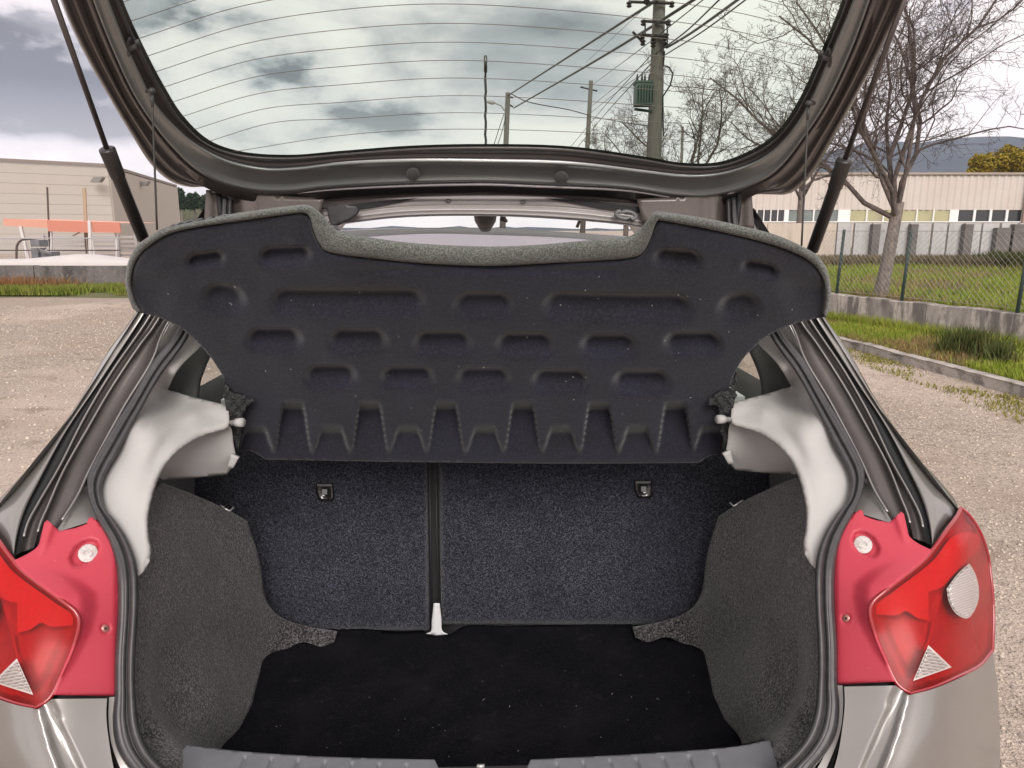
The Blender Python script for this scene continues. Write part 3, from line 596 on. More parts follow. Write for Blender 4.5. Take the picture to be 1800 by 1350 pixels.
# gas struts
for L, n_ in (((1592, -8, .088), (1485, 281, .255), (1468, 327, .282), (1428, 440, .345)), 0), (((92, -8, .088), (188, 262, .255), (204, 318, .282), (252, 420, .345)), 0):
    a, b, c, d = [P(*t) for t in L]; c = b+(d-b)*.28
    V, F = tubev([b-(d-b)*.012, b, b+(d-b)*.01, c, c+(d-b)*.02, d], [.0085, .0125, .0128, .0118, .0105, .0105], 20)
    stt = addobj('gas_strut', V, F, mat('strut_black', (.03, .027, .026), .38, 0, noise=[(300, .68, .72, (.35, .33, .3), .6)]), car)
    V, F = tubev([a-(b-a)*.05, b], .0042, 12); addobj('strut_rod', V, F, mat('rod_brown', (.09, .075, .072), .3, .5), stt)

# roof header between tailgate and shelf
def hd(pts): return [(x, y, d) for x, y, d in pts]
HA = [(560, 372, .52), (700, 352, .52), (850, 347, .52), (1000, 351, .52), (1140, 366, .52)]
HB = [(560, 385, .50), (700, 366, .50), (855, 363, .50), (1000, 367, .50), (1160, 388, .50)]
HC = [(560, 400, .52), (700, 383, .52), (855, 380, .52), (989, 386, .52), (1100, 396, .52), (1170, 408, .52)]
M_hdr = mat('header_paint', (.60, .56, .55), .4, .1, coat=.5)
ribbon('roof_header', [(560, 340, .53), (700, 335, .53), (850, 333, .53), (1000, 335, .53), (1140, 342, .53)], HB, [(0, 0), (.5, -.002), (.86, .001), (.9, -.008), (1, -.008)], M_hdr, car)
ribbon('roof_header', HB, HC, [(0, -.008), (.15, -.004), (.25, .004), (.45, .007), (.6, .002), (.7, .008), (.85, .006), (1, -.006)], M_hdr, car, solid=.004)
for (x, y) in ((788, 353), (919, 355)):
    disc(x, y, 5.5, 4, 0, lambda a, b: .505+0*a, .0, 'header_screw', M_paintd, car, dish=.004, res=1.5)
    disc(x, y+1, 3.4, 2.2, 0, lambda a, b: .4995+0*a, .0, 'header_screw', M_paint, car, dish=.003, res=1.2)
for s in (-1, 1):
    # wedge-shaped recesses and rubber stop, the pale ring on the right
    pass
sheet('header_recess', [(957, 348, 's'), (1040, 353), (1140, 366, 's'), (1130, 374, 's'), (1060, 368), (1010, 358)], depth_surf(lambda x, y: .50+0*x), M_blackm, car, res=8)
sheet('header_recess', [(735, 348, 's'), (650, 355), (560, 366, 's'), (590, 372, 's'), (650, 366), (700, 356)], depth_surf(lambda x, y: .50+0*x), M_blackm, car, res=8)
tt = np.linspace(0, 2*math.pi, 33)
V, F = tubev([P(1100+17*np.sign(math.cos(t))*abs(math.cos(t))**.7, 378+6.5*math.sin(t)+2.5*math.cos(t), .485) for t in tt], .0042, 8, False); addobj('buffer_ring', V, F, M_rub if 0 else mat('ring_grey', (.2, .2, .205), .3), car)
sheet('rubber_stop', [(574, 362, 's'), (600, 359), (628, 362, 's'), (632, 370), (622, 382), (600, 392), (585, 396), (578, 385)], depth_surf(lambda x, y: .47+0*x), M_rub, car, res=4, disp=lambda x, y: .006*np.sin((x-574)/60*3.1), solid=.015)
M_brown = mat('roof_end_brown', (.15, .125, .115), .4, .3, coat=.5, noise=[(20, .4, .7, (.11, .09, .082), .6)])
sheet('roof_end', [(1120, 350, 's'), (1321, 335, 's'), (1326, 400, 's'), (1270, 410, 's'), (1130, 392, 's')], depth_surf(lambda x, y: .485+0*x), M_brown, car, res=8, disp=lambda x, y: -.012*ss(x, 1262, 1270)+.008*ss(x, 1308, 1313)-.004*np.exp(-((x-1240)/6)**2), mirror=True, solid=.005)
tubeobj('roof_rubber', [P(1300, 340, .482), P(1297, 375, .482), P(1292, 410, .482)], .006, M_blackm, car, n=8, mirror=True)

# the cabin beyond: headliner, mirror bracket, screen with its sunshade, flanks, doors, bonnet
def poly(name, pts, m, parent, **k): return addobj(name, pts, [tuple(range(len(pts)))], m, parent, smooth=False, **k)
rows = []
for y, z in ((.52, 1.462), (.8, 1.485), (1.3, 1.50), (1.8, 1.50), (2.05, 1.492)): rows.append([(x, y, z-.05*(abs(x)/.56)**3) for x in np.linspace(-.56, .56, 15)])
RV = np.array(rows).reshape(-1, 3); RF = [(i*15+j, i*15+j+1, (i+1)*15+j+1, (i+1)*15+j) for i in range(4) for j in range(14)]
roof = addobj('roof', RV+[0, 0, .02], RF, M_paint, car, solid=0); addobj('headliner', RV-[0, 0, .0], RF, M_head, car)
mb = P(853, 372, 1.98)
tubeobj('mirror_bracket', [P(853, 366, 1.98), P(853, 383, 1.98), P(853, 388, 1.98), P(853, 403, 1.96), P(853, 404, 1.96)], [.045, .044, .042, .022, .01], mat('bracket_grey', (.45, .42, .41), .5), car, n=24)
tubeobj('toll_tag', [P(880, 383, 2.0), P(889, 388, 2.0), P(892, 390, 2.0)], [.012, .01, .004], MATS['bracket_grey'], car, n=6)
tubeobj('toll_tag', [P(1019, 388, 2.0), P(1014, 400, 2.0)], .007, MATS['bracket_grey'], car, n=6)
SH = [(560, 410, 's'), (640, 404), (750, 402), (855, 402), (989, 409), (1078, 415), (1170, 424, 's'), (1200, 560, 's'), (500, 560, 's')]
sheet('sunshade', SH, depth_surf(lambda x, y: 2.04+(y-402)*.0012), M_lav, car, res=25, solid=.008)
ribbon('sunshade_hem', [(560, 408, 2.03), (750, 400.5, 2.03), (855, 400.5, 2.03), (989, 407.5, 2.03), (1170, 423, 2.03)], [(560, 422, 2.03), (750, 411, 2.03), (855, 413, 2.03), (989, 418, 2.03), (1170, 434, 2.03)], [(0, 0), (.3, .004), (1, 0)], thinmat('hem_film', (.8, .82, .8)), car, solid=.004)
poly('windscreen', [(-.58, 2.06, 1.47), (.58, 2.06, 1.47), (.66, 2.85, 1.0), (-.66, 2.85, 1.0)], M_glassc, car)
sil = line3([(1318, 347, .52), (1453, 562, .42), (1533, 690, .31), (1600, 790, .22), (1690, 893, .12), (1734, 967, .125), (1746, 1080, .10), (1752, 1200, .05), (1757, 1350, .04)], 60)
sil = sil[np.argsort(sil[:, 2])]
zr = [.22, .45, .6, .72, .85, .95, 1.0, 1.1, 1.2, 1.3, 1.38, 1.43, 1.462]
colsy = [0, .12, .5, .60, .64, 1.2, 1.55, 1.66, 2.05, 2.3, 2.85, 3.3, 3.75]
FV = []; 
for z in zr:
    y0 = np.interp(z, sil[:, 2], sil[:, 1]); x0 = np.interp(z, sil[:, 2], sil[:, 0])
    for c in colsy:
        yy = y0+.006 if c == 0 else max(c, y0+.01+c*.01); f = 1-.03*max(0, yy-1.8)**2
        xs_ = np.interp(z, [.22, .5, .75, 1.0, 1.2, 1.38, 1.462], [.74, .785, .80, .785, .70, .62, .555]); kk = min(1, (yy-y0)/.35); xx = x0*(1-kk)+xs_*kk
        FV.append((xx*f-.003, yy, z))
nc = len(colsy); FB = []; FG = []
for i in range(len(zr)-1):
    for j in range(nc-1):
        z = (zr[i]+zr[i+1])/2; y = (FV[i*nc+j][1]+FV[i*nc+j+1][1])/2
        if z > 1.0 and colsy[j] >= 2.05: continue
        qd = (i*nc+j, i*nc+j+1, (i+1)*nc+j+1, (i+1)*nc+j)
        (FG if (1.0 < z < 1.38 and (.64 <= colsy[j] < 1.55 or 1.66 <= colsy[j] < 2.05)) else FB).append(qd)
def used(V, F):
    ids = sorted({i for f in F for i in f}); mp_ = {i: k for k, i in enumerate(ids)}; return [V[i] for i in ids], [tuple(mp_[i] for i in f) for f in F]
FV0 = FV; FV, FB = used(FV0, FB)
addobj('body_side', FV, FB, M_paint, car, smooth=True, mirror=True, hardang=35)
for lo, hi in ((.6, 1.6), (1.6, 2.1)):
    V, F = used(FV0, [f for f in FG if lo < sum(FV0[i][1] for i in f)/4 < hi]); addobj('side_window', V, F, M_glassc, car, smooth=False, mirror=True)
# grey inner quarter lining with the window seen through it, door top
sheet('quarter_lining', [(1322, 620, 's'), (1338, 596, 's'), (1365, 620), (1400, 660), (1425, 700, 's'), (1345, 700, 's'), (1342, 672), (1335, 650)], depth_surf(lambda x, y: .50+0*x), M_blind, car, res=8, mirror=True, solid=.02)
addobj('door_lining', *boxv(.655, .69, .90, 2.0, .35, .985), mat('door_grey', (.50, .54, .52), .6), car, smooth=False, mirror=True)
poly('bonnet', [(-.70, 2.85, 1.0), (.70, 2.85, 1.0), (.66, 3.75, .74), (-.66, 3.75, .74)], M_paint, car, solid=.01)
addobj('front_bumper', *boxv(-.70, .70, 3.70, 3.86, .22, .73), M_paint, car, smooth=False)
bm_ = bmesh.new(); bmesh.ops.create_cube(bm_, size=1); bmesh.ops.scale(bm_, vec=(1.50, .20, .32), verts=bm_.verts); bmesh.ops.translate(bm_, vec=(0, -.03, .43), verts=bm_.verts); bmesh.ops.bevel(bm_, geom=bm_.edges[:], offset=.05, segments=4, affect='EDGES')
me = bpy.data.meshes.new('rear_bumper'); bm_.to_mesh(me); bm_.free(); me.materials.append(M_paint); me.polygons.foreach_set('use_smooth', [True]*len(me.polygons)); link('rear_bumper', me, car)
addobj('underbody', *boxv(-.70, .70, .0, 3.7, .20, .42), M_blackm, car, smooth=False)
for (x, y) in ((.70, .48), (-.70, .48), (.70, 3.0), (-.70, 3.0)):
    ang = np.linspace(0, 2*math.pi, 41)[:-1]; prof = [(.20, -.09), (.28, -.10), (.30, -.07), (.30, .07), (.28, .10), (.20, .09)]
    V = [(x+b, y+a*math.cos(t), .30+a*math.sin(t)) for t in ang for a, b in prof]; n6 = len(prof); F = [(i*n6+j, ((i+1) % 40)*n6+j, ((i+1) % 40)*n6+(j+1) % n6, i*n6+(j+1) % n6) for i in range(40) for j in range(n6)]
    wh = addobj('wheel', V, F, M_tyre, car); V = []; F = []
    for k in range(7):
        t = 2*math.pi*k/7; c = np.array([x+np.sign(x)*.06, y, .30]); dr = np.array([0, math.cos(t), math.sin(t)]); v, f = tubev([c, c+dr*.2], [.03, .022], 6); V, F = join([(V, F), (v, f)])
    addobj('rim', V, F, M_steel, wh)
# roof aerial
ar = [P(853.5, 350, .80), P(853.5, 258, .80)]+[P(853.5+.8*math.sin(i*2.2), 258-i*10.8, .80) for i in range(1, 12)]+[P(853.5, 128, .80), P(853.5, 127, .80), P(853.5, 99, .80), P(853.5, 97, .80)]
tubeobj('aerial', ar, [.003]*13+[.0022, .0040, .0040, .002], M_black, car, n=8)

# ================================================================ parcel shelf (lifts out)
SHO = P(838, 808, .46)
shelf = empty('parcel_shelf', tuple(CAR_L+RINV.T@SHO), CAR_A, label='black moulded parcel shelf with pale grey felt rim, hanging tilted in the boot opening', cat='parcel shelf')
ORG[shelf.name] = SHO
DSH = tps([(835, 810, .46), (415, 808, .455), (1265, 808, .455), (835, 700, .40), (835, 600, .335), (835, 470, .25), (835, 430, .238), (600, 440, .225), (545, 365, .195), (1150, 375, .195), (290, 402, .215), (1390, 422, .215), (222, 500, .26), (1458, 510, .26), (240, 548, .29), (1452, 556, .29), (400, 680, .385), (1282, 690, .385)], 1e-3)
RO = [(240, 549), (227, 528), (221, 500), (222, 473), (231, 447), (248, 425), (290, 402), (350, 388), (440, 372), (515, 362), (541, 361), (556, 368), (571, 382), (584, 398), (607, 409), (670, 420), (740, 428), (855, 433), (944, 430), (1033, 422), (1095, 417), (1120, 407), (1136, 389), (1148, 375), (1163, 374), (1193, 377), (1260, 388), (1349, 408), (1404, 430), (1438, 450), (1455, 478), (1460, 510), (1458, 535), (1453, 557)]
RI = [(247, 547), (237, 528), (230, 502), (232, 478), (241, 455), (258, 436), (296, 412), (350, 399), (440, 386), (512, 376), (535, 375), (545, 384), (551, 406), (562, 430), (580, 444), (651, 454), (740, 463), (855, 468), (944, 464), (1060, 458), (1105, 454), (1128, 446), (1142, 423), (1154, 391), (1164, 388), (1193, 393), (1260, 406), (1349, 428), (1400, 446), (1430, 465), (1446, 488), (1451, 510), (1450, 533), (1447, 551)]
def rl(L):
    qq = catmull(L, 300); return qq
ro, ri = [], []
# pair by control-point index so the rim stays square to the edge
def bycp(L, n=9):
    Q = np.array(L, float); Q = np.vstack([2*Q[0]-Q[1], Q, 2*Q[-1]-Q[-2]]); out = []
    for i in range(1, len(Q)-2):
        for t in np.linspace(0, 1, n, endpoint=False):
            p0, p1, p2, p3 = Q[i-1:i+3]; out.append(.5*((2*p1)+(-p0+p2)*t+(2*p0-5*p1+4*p2-p3)*t*t+(-p0+3*p1-3*p2+p3)*t**3))
    out.append(Q[-2]); return np.array(out)
ro, ri = bycp(RO), bycp(RI)
SS = depth_surf(DSH)
A_, B_ = SS(ro[:, 0], ro[:, 1]), SS(ri[:, 0], ri[:, 1])
DIM = [(362, 458, 30, 13, -8), (502, 452, 42, 16, -3), (1190, 458, 38, 17, 4), (1335, 474, 28, 12, 12), (392, 530, 36, 25, 8), (612, 535, 132, 23, 0), (850, 541, 50, 22, 0), (1085, 545, 128, 24, 1), (1300, 545, 34, 24, -10),
       (482, 600, 46, 20, 0), (630, 602, 48, 20, 0), (778, 606, 48, 20, 0), (923, 609, 48, 20, 0), (1070, 611, 46, 20, 0), (1218, 607, 48, 20, 0), (582, 664, 42, 19, 0), (716, 666, 44, 18, 0), (850, 668, 44, 18, 0), (985, 671, 46, 18, 0), (1128, 674, 47, 19, 0)]
SLOT = [515, 650, 784, 919, 1053, 1187]; LOWR = [449, 583, 717, 852, 986, 1120, 1250]
def yb(x):
    v = np.full(x.shape, 792.)
    for c in SLOT: v = np.minimum(v, 712+80*ss(abs(x-c), 16, 33))
    for c in LOWR: v = np.minimum(v, 754+38*ss(abs(x-c), 15, 33))
    return v
RIP = np.vstack([ri[::4], ri[-1:], [(1453, 700), (1453, 900), (200, 900), (200, 600)]])
def shelf_disp(x, y):
    h = np.zeros(x.shape)
    for (cx, cy, hw, hh, an) in DIM:
        hw, hh = hw+4, hh*1.3
        a = R(an); cy = cy+2; u = (x-cx)*math.cos(a)+(y-cy)*math.sin(a); v = -(x-cx)*math.sin(a)+(y-cy)*math.cos(a)
        du = np.maximum(abs(u)-(hw-hh), 0); r = np.hypot(du, v)/hh; vv = v/hh
        deep = .017 if cy > 590 else .013
        lo_ = np.where(vv < 0, .3+.55*np.minimum(-vv, 1), .3); hi_ = np.where(vv < 0, 1.3-.2*np.minimum(-vv, 1), 1.3); h -= deep*2.0*(1-ss((r-lo_)/(hi_-lo_), 0, 1))*(1-.95*ss(vv, -1.0, 1.0))
    # fluted foot: the board steps back to a flat flange
    w = y-yb(x); spread = np.clip((y-712)/80, 0, 1)
    h -= .050*ss(w, -8, 10)*(1-.85*np.clip((y-715)/92, 0, 1))
    edge = polydist(x, y, ri[::4]); ins_ = inside(RIP, x, y); out_ = ss(np.where(ins_, edge, -edge), -5, 3)
    h = h-.014*(1-out_)
    h -= .010*(1-ss(edge, 0, 6)); h += .005*np.exp(-((edge-38)/15)**2)*ss(500-y, 0, 60)*out_
    h -= .010*(1-ss(x+.3*(y-520), 270, 320))*ss(y, 470, 510)
    h -= .010*(ss(x-.3*(y-520), 1362, 1408))*ss(y, 478, 512)
    h -= .006*np.exp(-((y-474-.00008*(x-850)**2)/7)**2)*ss(x, 590, 640)*(1-ss(x, 1060, 1120))
    h += .0012*np.sin(x/41.+y/57.)+.0008*np.sin(x/17.-y/23.)
    return h
BO = [tuple(p) for p in (ro*.75+ri*.25)[::3]]
BO[0] = BO[0]+('s',); BO.append(tuple((ro*.75+ri*.25)[-1])+('s',))
BO = BO+[(1453, 557, 's'), (1425, 562), (1385, 573), (1345, 594), (1312, 624), (1292, 655), (1280, 690), (1272, 722, 's'), (1276, 760), (1268, 798, 's'), (1246, 802), (1228, 814, 's'), (1000, 815), (700, 812), (467, 808, 's'), (444, 794), (414, 792, 's'), (421, 765), (425, 725), (412, 700), (402, 683), (385, 650), (362, 618), (330, 586), (298, 566), (262, 553), (240, 549, 's')]
V, F, N = sheet_geo(BO, SS, 3.6, shelf_disp, 4.2)
board = addobj('shelf_board', V, F, M_shelf, shelf, solid=.009)
V, F = ribbon_geo(A_, B_, [(0, -.016), (.02, -.008), (.12, -.001), (.3, .0035), (.55, .005), (.8, .004), (.95, .001), (1, -.004)])
addobj('felt_rim', V, F, M_rim, shelf, solid=.003)
for mirr, pts in ((0, [(394, 664), (402, 685), (440, 702, 's'), (448, 705, 's'), (436, 712, 's'), (428, 722), (427, 738), (424, 765), (415, 795, 's'), (408, 770), (402, 738), (396, 712)]), (1, [(1296, 655), (1285, 680), (1248, 700, 's'), (1242, 712, 's'), (1262, 716), (1266, 738), (1270, 770), (1276, 800, 's'), (1284, 770), (1287, 730), (1292, 700)])):
    sheet('pivot_bracket', pts, depth_surf(lambda x, y: .375+(y-700)*.0003), mat('bracket_black', (.022, .022, .024), .5, 0, bump=([(200, 1)], 1, .006), noise=[(300, .62, .7, (.2, .2, .2), .5)]), shelf, res=4, disp=lambda x, y: .004*np.sin(x/3.)*np.sin(y/4.), solid=.008)
for i, (a, b) in enumerate((((267, 163, 0), (276, 404, .205)), ((1421, 186, 0), (1409, 432, .205)))):
    s = 1 if i == 0 else -1
    top = H(.027)(np.array([a[0]]), np.array([a[1]]))[0]; bot = P(*b)
    V, F = tubev([top+(bot-top)*t+np.array([0, 0, -.0]) for t in np.linspace(0, 1, 8)], .0016, 6); addobj('lifting_cord', V, F, M_wire, shelf)
    V, F = tubev([top, top+(bot-top)*.1], [.0028, .0022], 8); addobj('cord_loop', V, F, M_rub, shelf)
# fluff caught on the felt
FL_ = []
for k in range(70):
    x = RNG.uniform(260, 1430); y = RNG.uniform(480, 780)
    if not inside(np.array([p[:2] for p in BO], float), np.array([x]), np.array([y]))[0]: continue
    p = SS(np.array([x]), np.array([y]))[0]; nrm = (CO-p)/np.linalg.norm(CO-p); p = p+nrm*.006; t = RNG.normal(size=3); t /= np.linalg.norm(t); s_n = np.cross(t, nrm)
    L_ = RNG.uniform(.0006, .0022); FL_.append(([p-t*L_, p+s_n*.0005, p+t*L_, p-s_n*.0005], [(0, 1, 2, 3)]))
V, F = join(FL_); addobj('lint', V, F, mat('lint_white', (.45, .45, .43), .9), shelf, kind='stuff', smooth=False)

# ================================================================ loose felt mat in the boot
MC = np.array([-.02, .3, .45])
mato = [(428, 1124, 's'), (470, 1120), (495, 1128), (525, 1126), (560, 1108, 's'), (600, 1103), (650, 1106), (700, 1110), (745, 1108, 's'), (752, 1117, 's'), (788, 1116, 's'), (800, 1110), (815, 1101), (900, 1100), (1000, 1096), (1030, 1089), (1062, 1086), (1085, 1093), (1110, 1097, 's'), (1116, 1123, 's'), (1152, 1119), (1200, 1128), (1245, 1148, 's'), (1262, 1220), (1300, 1300, 's'), (1330, 1400, 's'), (330, 1400, 's'), (362, 1308, 's'), (395, 1262), (420, 1230), (425, 1180)]
mo = sheet_geo(mato, lambda x, y: PZ(x, y, .456+0*x), 7, lambda x, y: .003*np.sin(x/60.+1)*np.sin(y/25.)+.006*np.exp(-((y-1108-.02*abs(x-850))/9)**2)*np.sin(x/38.)+.0015*np.sin(x/13.+y/9.))
V, F, N = mo; MC = np.array([V[:, 0].mean(), V[:, 1].mean(), .448])
me = mesh_raw('boot_mat', V-MC, F, M_mat, True); bmat = link('boot_mat', me, None, label='black felt mat with a wavy back edge lying on the boot floor', cat='mat'); bmat.location = tuple(CAR_L+RINV.T@MC); bmat.rotation_euler = (0, 0, CAR_A); ORG[bmat.name] = MC
md = bmat.modifiers.new('thickness', 'SOLIDIFY'); md.thickness = .007; md.offset = -1
LL = []
for k in range(34):
    x = RNG.uniform(440, 1250); y = RNG.uniform(1130, 1330); p = PZ(x, y, .4625); L_ = RNG.uniform(.0008, .0025)*(2 if RNG.random() < .1 else 1); a = RNG.uniform(0, 3.14)
    t = np.array([math.cos(a), math.sin(a), 0])*L_; n_ = np.array([-math.sin(a), math.cos(a), 0])*.0006; LL.append(([p-t, p+n_, p+t, p-n_], [(0, 1, 2, 3)]))
V, F = join(LL); addobj('lint', V, F, MATS['lint_white'], bmat, kind='stuff', smooth=False)
# ================================================================ THE PLACE
M_grav = mat('gravel', (.47, .395, .33), .95, 0, spec=.1, noise=[(26, .47, .58, (.17, .135, .11), .85), (60, .48, .58, (.24, .19, .155), .6), (90, .50, .60, (.72, .62, .53), .75), (.7, .45, .60, (.42, .33, .265), .65), (.22, .5, .62, (.66, .55, .47), .6), (3, .56, .70, (.28, .215, .165), .65)], bump=([(42, 1), (90, .7), (6, 1.5)], 1, .03))
M_moss = mat('moss', (.10, .115, .03), .95, noise=[(30, .45, .65, (.20, .17, .085), .8), (4, .5, .7, (.07, .1, .02), .6)], bump=([(120, 1)], 1, .01))
M_soil = mat('soil', (.13, .12, .06), .95, noise=[(8, .4, .7, (.09, .12, .03), .8)], bump=([(40, 1)], 1, .03))
def grassmat(n, a, b, c): return mat(n, a, .8, 0, spec=.2, noise=[(1.3, .42, .62, b, .8), (9, .45, .65, c, .7)])
M_grass = grassmat('grass_green', (.16, .235, .02), (.25, .29, .035), (.30, .27, .07))
M_dry = grassmat('grass_dry', (.26, .19, .085), (.17, .14, .05), (.30, .17, .07))
M_weed = grassmat('weed_dark', (.055, .08, .02), (.09, .08, .03), (.12, .11, .04))
M_conc = mat('old_concrete', (.38, .34, .31), .9, noise=[(2.2, .44, .56, (.13, .115, .11), .9, (1, 1, .35)), (5, .52, .62, (.56, .50, .44), .85, (1, 1, .2)), (11, .52, .64, (.16, .14, .13), .7, (1, 1, .3)), (40, .5, .7, (.20, .18, .165), .5)], bump=([(60, 1), (8, 1)], .6, .01))
M_kerb = mat('kerb_concrete', (.36, .33, .30), .9, noise=[(7, .47, .6, (.15, .135, .12), .85), (3, .5, .6, (.50, .46, .42), .6), (70, .5, .7, (.46, .43, .4), .6)], bump=([(60, 1), (12, 1)], .8, .012))
M_pan = mat('pale_concrete_panel', (.50, .485, .475), .85, noise=[(1.6, .45, .7, (.36, .345, .34), .7, (2, 1, .35)), (7, .55, .75, (.25, .24, .235), .5)])
M_beige = mat('beige_wall', (.56, .475, .40), .85, noise=[(1.2, .42, .7, (.42, .35, .30), .6, (2.5, 1, .3)), (6, .55, .75, (.33, .28, .24), .5, (1, 1, .3))])
M_clad = mat('pink_beige_cladding', (.56, .50, .46), .55, noise=[(.6, .42, .7, (.52, .44, .395), .6)])
M_cream = mat('cream_wall', (.44, .405, .365), .85, noise=[(.25, .4, .7, (.44, .395, .35), .7, (1, 1, 2)), (1.5, .5, .8, (.40, .36, .32), .4, (1, 1, .25))])
M_bark = mat('bark', (.20, .165, .145), .9, noise=[(25, .42, .62, (.09, .075, .065), .85, (1, 1, .4)), (60, .5, .7, (.3, .26, .23), .5)], bump=([(40, 1)], 1, .01))
M_twig = mat('twig', (.085, .065, .06), .85)
M_post = mat('green_post', (.035, .058, .055), .6)
M_galv = mat('galvanised_wire', (.30, .30, .29), .45, .3)
M_pole = mat('pole_concrete', (.13, .118, .108), .9, noise=[(5, .42, .66, (.10, .09, .085), .8, (3, 3, .5))])

gv = [(-900, -200), (900, -200), (900, 1500), (-900, 1500)]
mk('ground', [(x, y, 0) for x, y in gv], [(0, 1, 2, 3)], M_grav, kind='structure')
# loose stones
def stones(n, x0, x1, y0, y1, s0, s1):
    base = np.array([(1, 0, 0), (-1, 0, 0), (0, 1, 0), (0, -1, 0), (0, 0, 1), (0, 0, -1)], float); tr = np.array([(0, 2, 4), (2, 1, 4), (1, 3, 4), (3, 0, 4), (2, 0, 5), (1, 2, 5), (3, 1, 5), (0, 3, 5)])
    c = np.stack([RNG.uniform(x0, x1, n), RNG.uniform(y0, y1, n), np.zeros(n)], 1); s = RNG.uniform(s0, s1, n)**1.0
    k = RNG.uniform(.6, 1.4, (n, 6, 1)); sc = np.stack([RNG.uniform(.7, 1.3, n), RNG.uniform(.7, 1.3, n), RNG.uniform(.4, .8, n)], 1)
    V = base[None]*k*s[:, None, None]*sc[:, None]
    a = RNG.uniform(0, 6.28, n); X = V[..., 0]*np.cos(a)[:, None]-V[..., 1]*np.sin(a)[:, None]; Y = V[..., 0]*np.sin(a)[:, None]+V[..., 1]*np.cos(a)[:, None]
    V = np.stack([X, Y, V[..., 2]], -1)+c[:, None]
    return V.reshape(-1, 3), (tr[None]+np.arange(n)[:, None, None]*6).reshape(-1, 3)
M_stone = mat('stone', (.54, .45, .375), .9, noise=[(13, .45, .6, (.20, .165, .14), .9), (29, .5, .65, (.66, .58, .5), .8)])
sv1 = stones(26000, 1.0, 5.2, 1.2, 9.0, .004, .011); sv2 = stones(16000, -11, -1.3, 3.0, 14, .006, .018); sv3 = stones(6000, 1.0, 3.4, .8, 3.2, .003, .008)
Vs = np.vstack([sv1[0], sv2[0], sv3[0]]); Fs = np.vstack([sv1[1], sv2[1]+len(sv1[0]), sv3[1]+len(sv1[0])+len(sv2[0])])
link('gravel_stones', fastmesh('gravel_stones', Vs, Fs, M_stone), kind='stuff', label='loose gravel stones scattered over the car park')

# kerb on the right, then verge, low retaining wall, grass field
KP = [G(1420, 596)[:2], G(1490, 612)[:2], G(1600, 643)[:2], G(1700, 670)[:2], G(1800, 700)[:2]]
KP = [KP[0]+(KP[0]-KP[1])*2.5]+KP+[KP[-1]+(KP[-1]-KP[-2])*1.2, KP[-1]+(KP[-1]-KP[-2])*3]
kc = catmull(np.array(KP), 400); kl = np.r_[0, np.cumsum(np.linalg.norm(np.diff(kc, axis=0), axis=1))]
kerb = empty('kerb', (kc[200][0], kc[200][1], 0), kind='structure')
L_ = kl[-1]; s0 = 0; i = 0
while s0 < L_-.1:
    ln = random.uniform(.7, 1.0); s1 = min(s0+ln-.012, L_); V = []; nseg = 5
    for j in range(nseg+1):
        s = s0+(s1-s0)*j/nseg; p = np.array([np.interp(s, kl, kc[:, k]) for k in (0, 1)]); p2 = np.array([np.interp(min(s+.05, L_), kl, kc[:, k]) for k in (0, 1)]); t = (p2-p); t /= np.linalg.norm(t)+1e-9; n = np.array([t[1], -t[0]]); n = n if n[0] < 0 else -n
        jt = random.uniform(-.013, .013)
        for (o, z) in ((.0, -.05), (.0, .085), (.012, .10+jt), (-.10+jt, .105+jt), (-.13, .09), (-.13, -.05)):
            V.append((p[0]+n[0]*(o+jt), p[1]+n[1]*(o+jt), z))
    F = [(j*6+k, j*6+k+1, (j+1)*6+k+1, (j+1)*6+k) for j in range(nseg) for k in range(5)]+[tuple(range(6)), tuple(range(nseg*6, nseg*6+6))[::-1]]
    o = mk('kerb_stone', V, F, M_kerb, kerb); s0 += ln; i += 1
WA, WB = G(1458, 574)[:2], G(1800, 628)[:2]; wd = (WB-WA)/np.linalg.norm(WB-WA); W0 = WA-wd*14; W1 = WB+wd*9; wn_ = np.array([wd[1], -wd[0]]); wn_ = wn_ if wn_[0] > 0 else -wn_
rw = empty('retaining_wall', tuple(WA)+(0,), label='low stained concrete retaining wall between verge and fenced grass field', cat='wall')
L_ = np.linalg.norm(W1-W0); s = 0
while s < L_:
    ln = 2.6; a = W0+wd*s; b = W0+wd*min(s+ln-.01, L_); V = []
    nn = 12
    for j in range(nn+1):
        p = a+(b-a)*j/nn; zt = .485+.008*math.sin(s+j*1.7); V += [(*p, -.05), (*p, zt-.01), (*(p+wn_*.012), zt), (*(p+wn_*.17), zt), (*(p+wn_*.17), -.05)]
    F = [(j*5+k, j*5+k+1, (j+1)*5+k+1, (j+1)*5+k) for j in range(nn) for k in range(4)]+[tuple(range(5)), tuple(range(nn*5, nn*5+5))[::-1]]
    mk('wall_section', V, F, M_conc, rw); s += ln
# verge surface between kerb and wall
nv = 60; V = []; F = []
for j in range(nv+1):
    s = kl[-1]*j/nv; p = np.array([np.interp(s, kl, kc[:, k]) for k in (0, 1)]); tt_ = ((p-W0)@wd); w = W0+wd*tt_
    for k in range(7):
        q_ = p+(w-p)*k/6; V.append((*q_, .075+.03*math.sin(k/6*3.14)+.012*math.sin(j*1.3+k)))
F = [(j*7+k, (j+1)*7+k, (j+1)*7+k+1, j*7+k+1) for j in range(nv) for k in range(6)]
mk('verge', V, F, M_soil, kind='structure')
def fieldz(x, y): return .43+.004*(y-8)+.02*np.sin(x*1.1)*np.sin(y*.9)
gx = np.linspace(0, 1, 30)
V = []; N_ = 40
for i in range(N_+1):
    for j in range(N_+1):
        a = W0+wn_*.1+(W1-W0)*i/N_; b = a+np.array([26., 22.])*(1 if True else 0); q_ = a+(b-a)*(j/N_)**1.5; V.append((q_[0], q_[1], fieldz(q_[0], q_[1])))
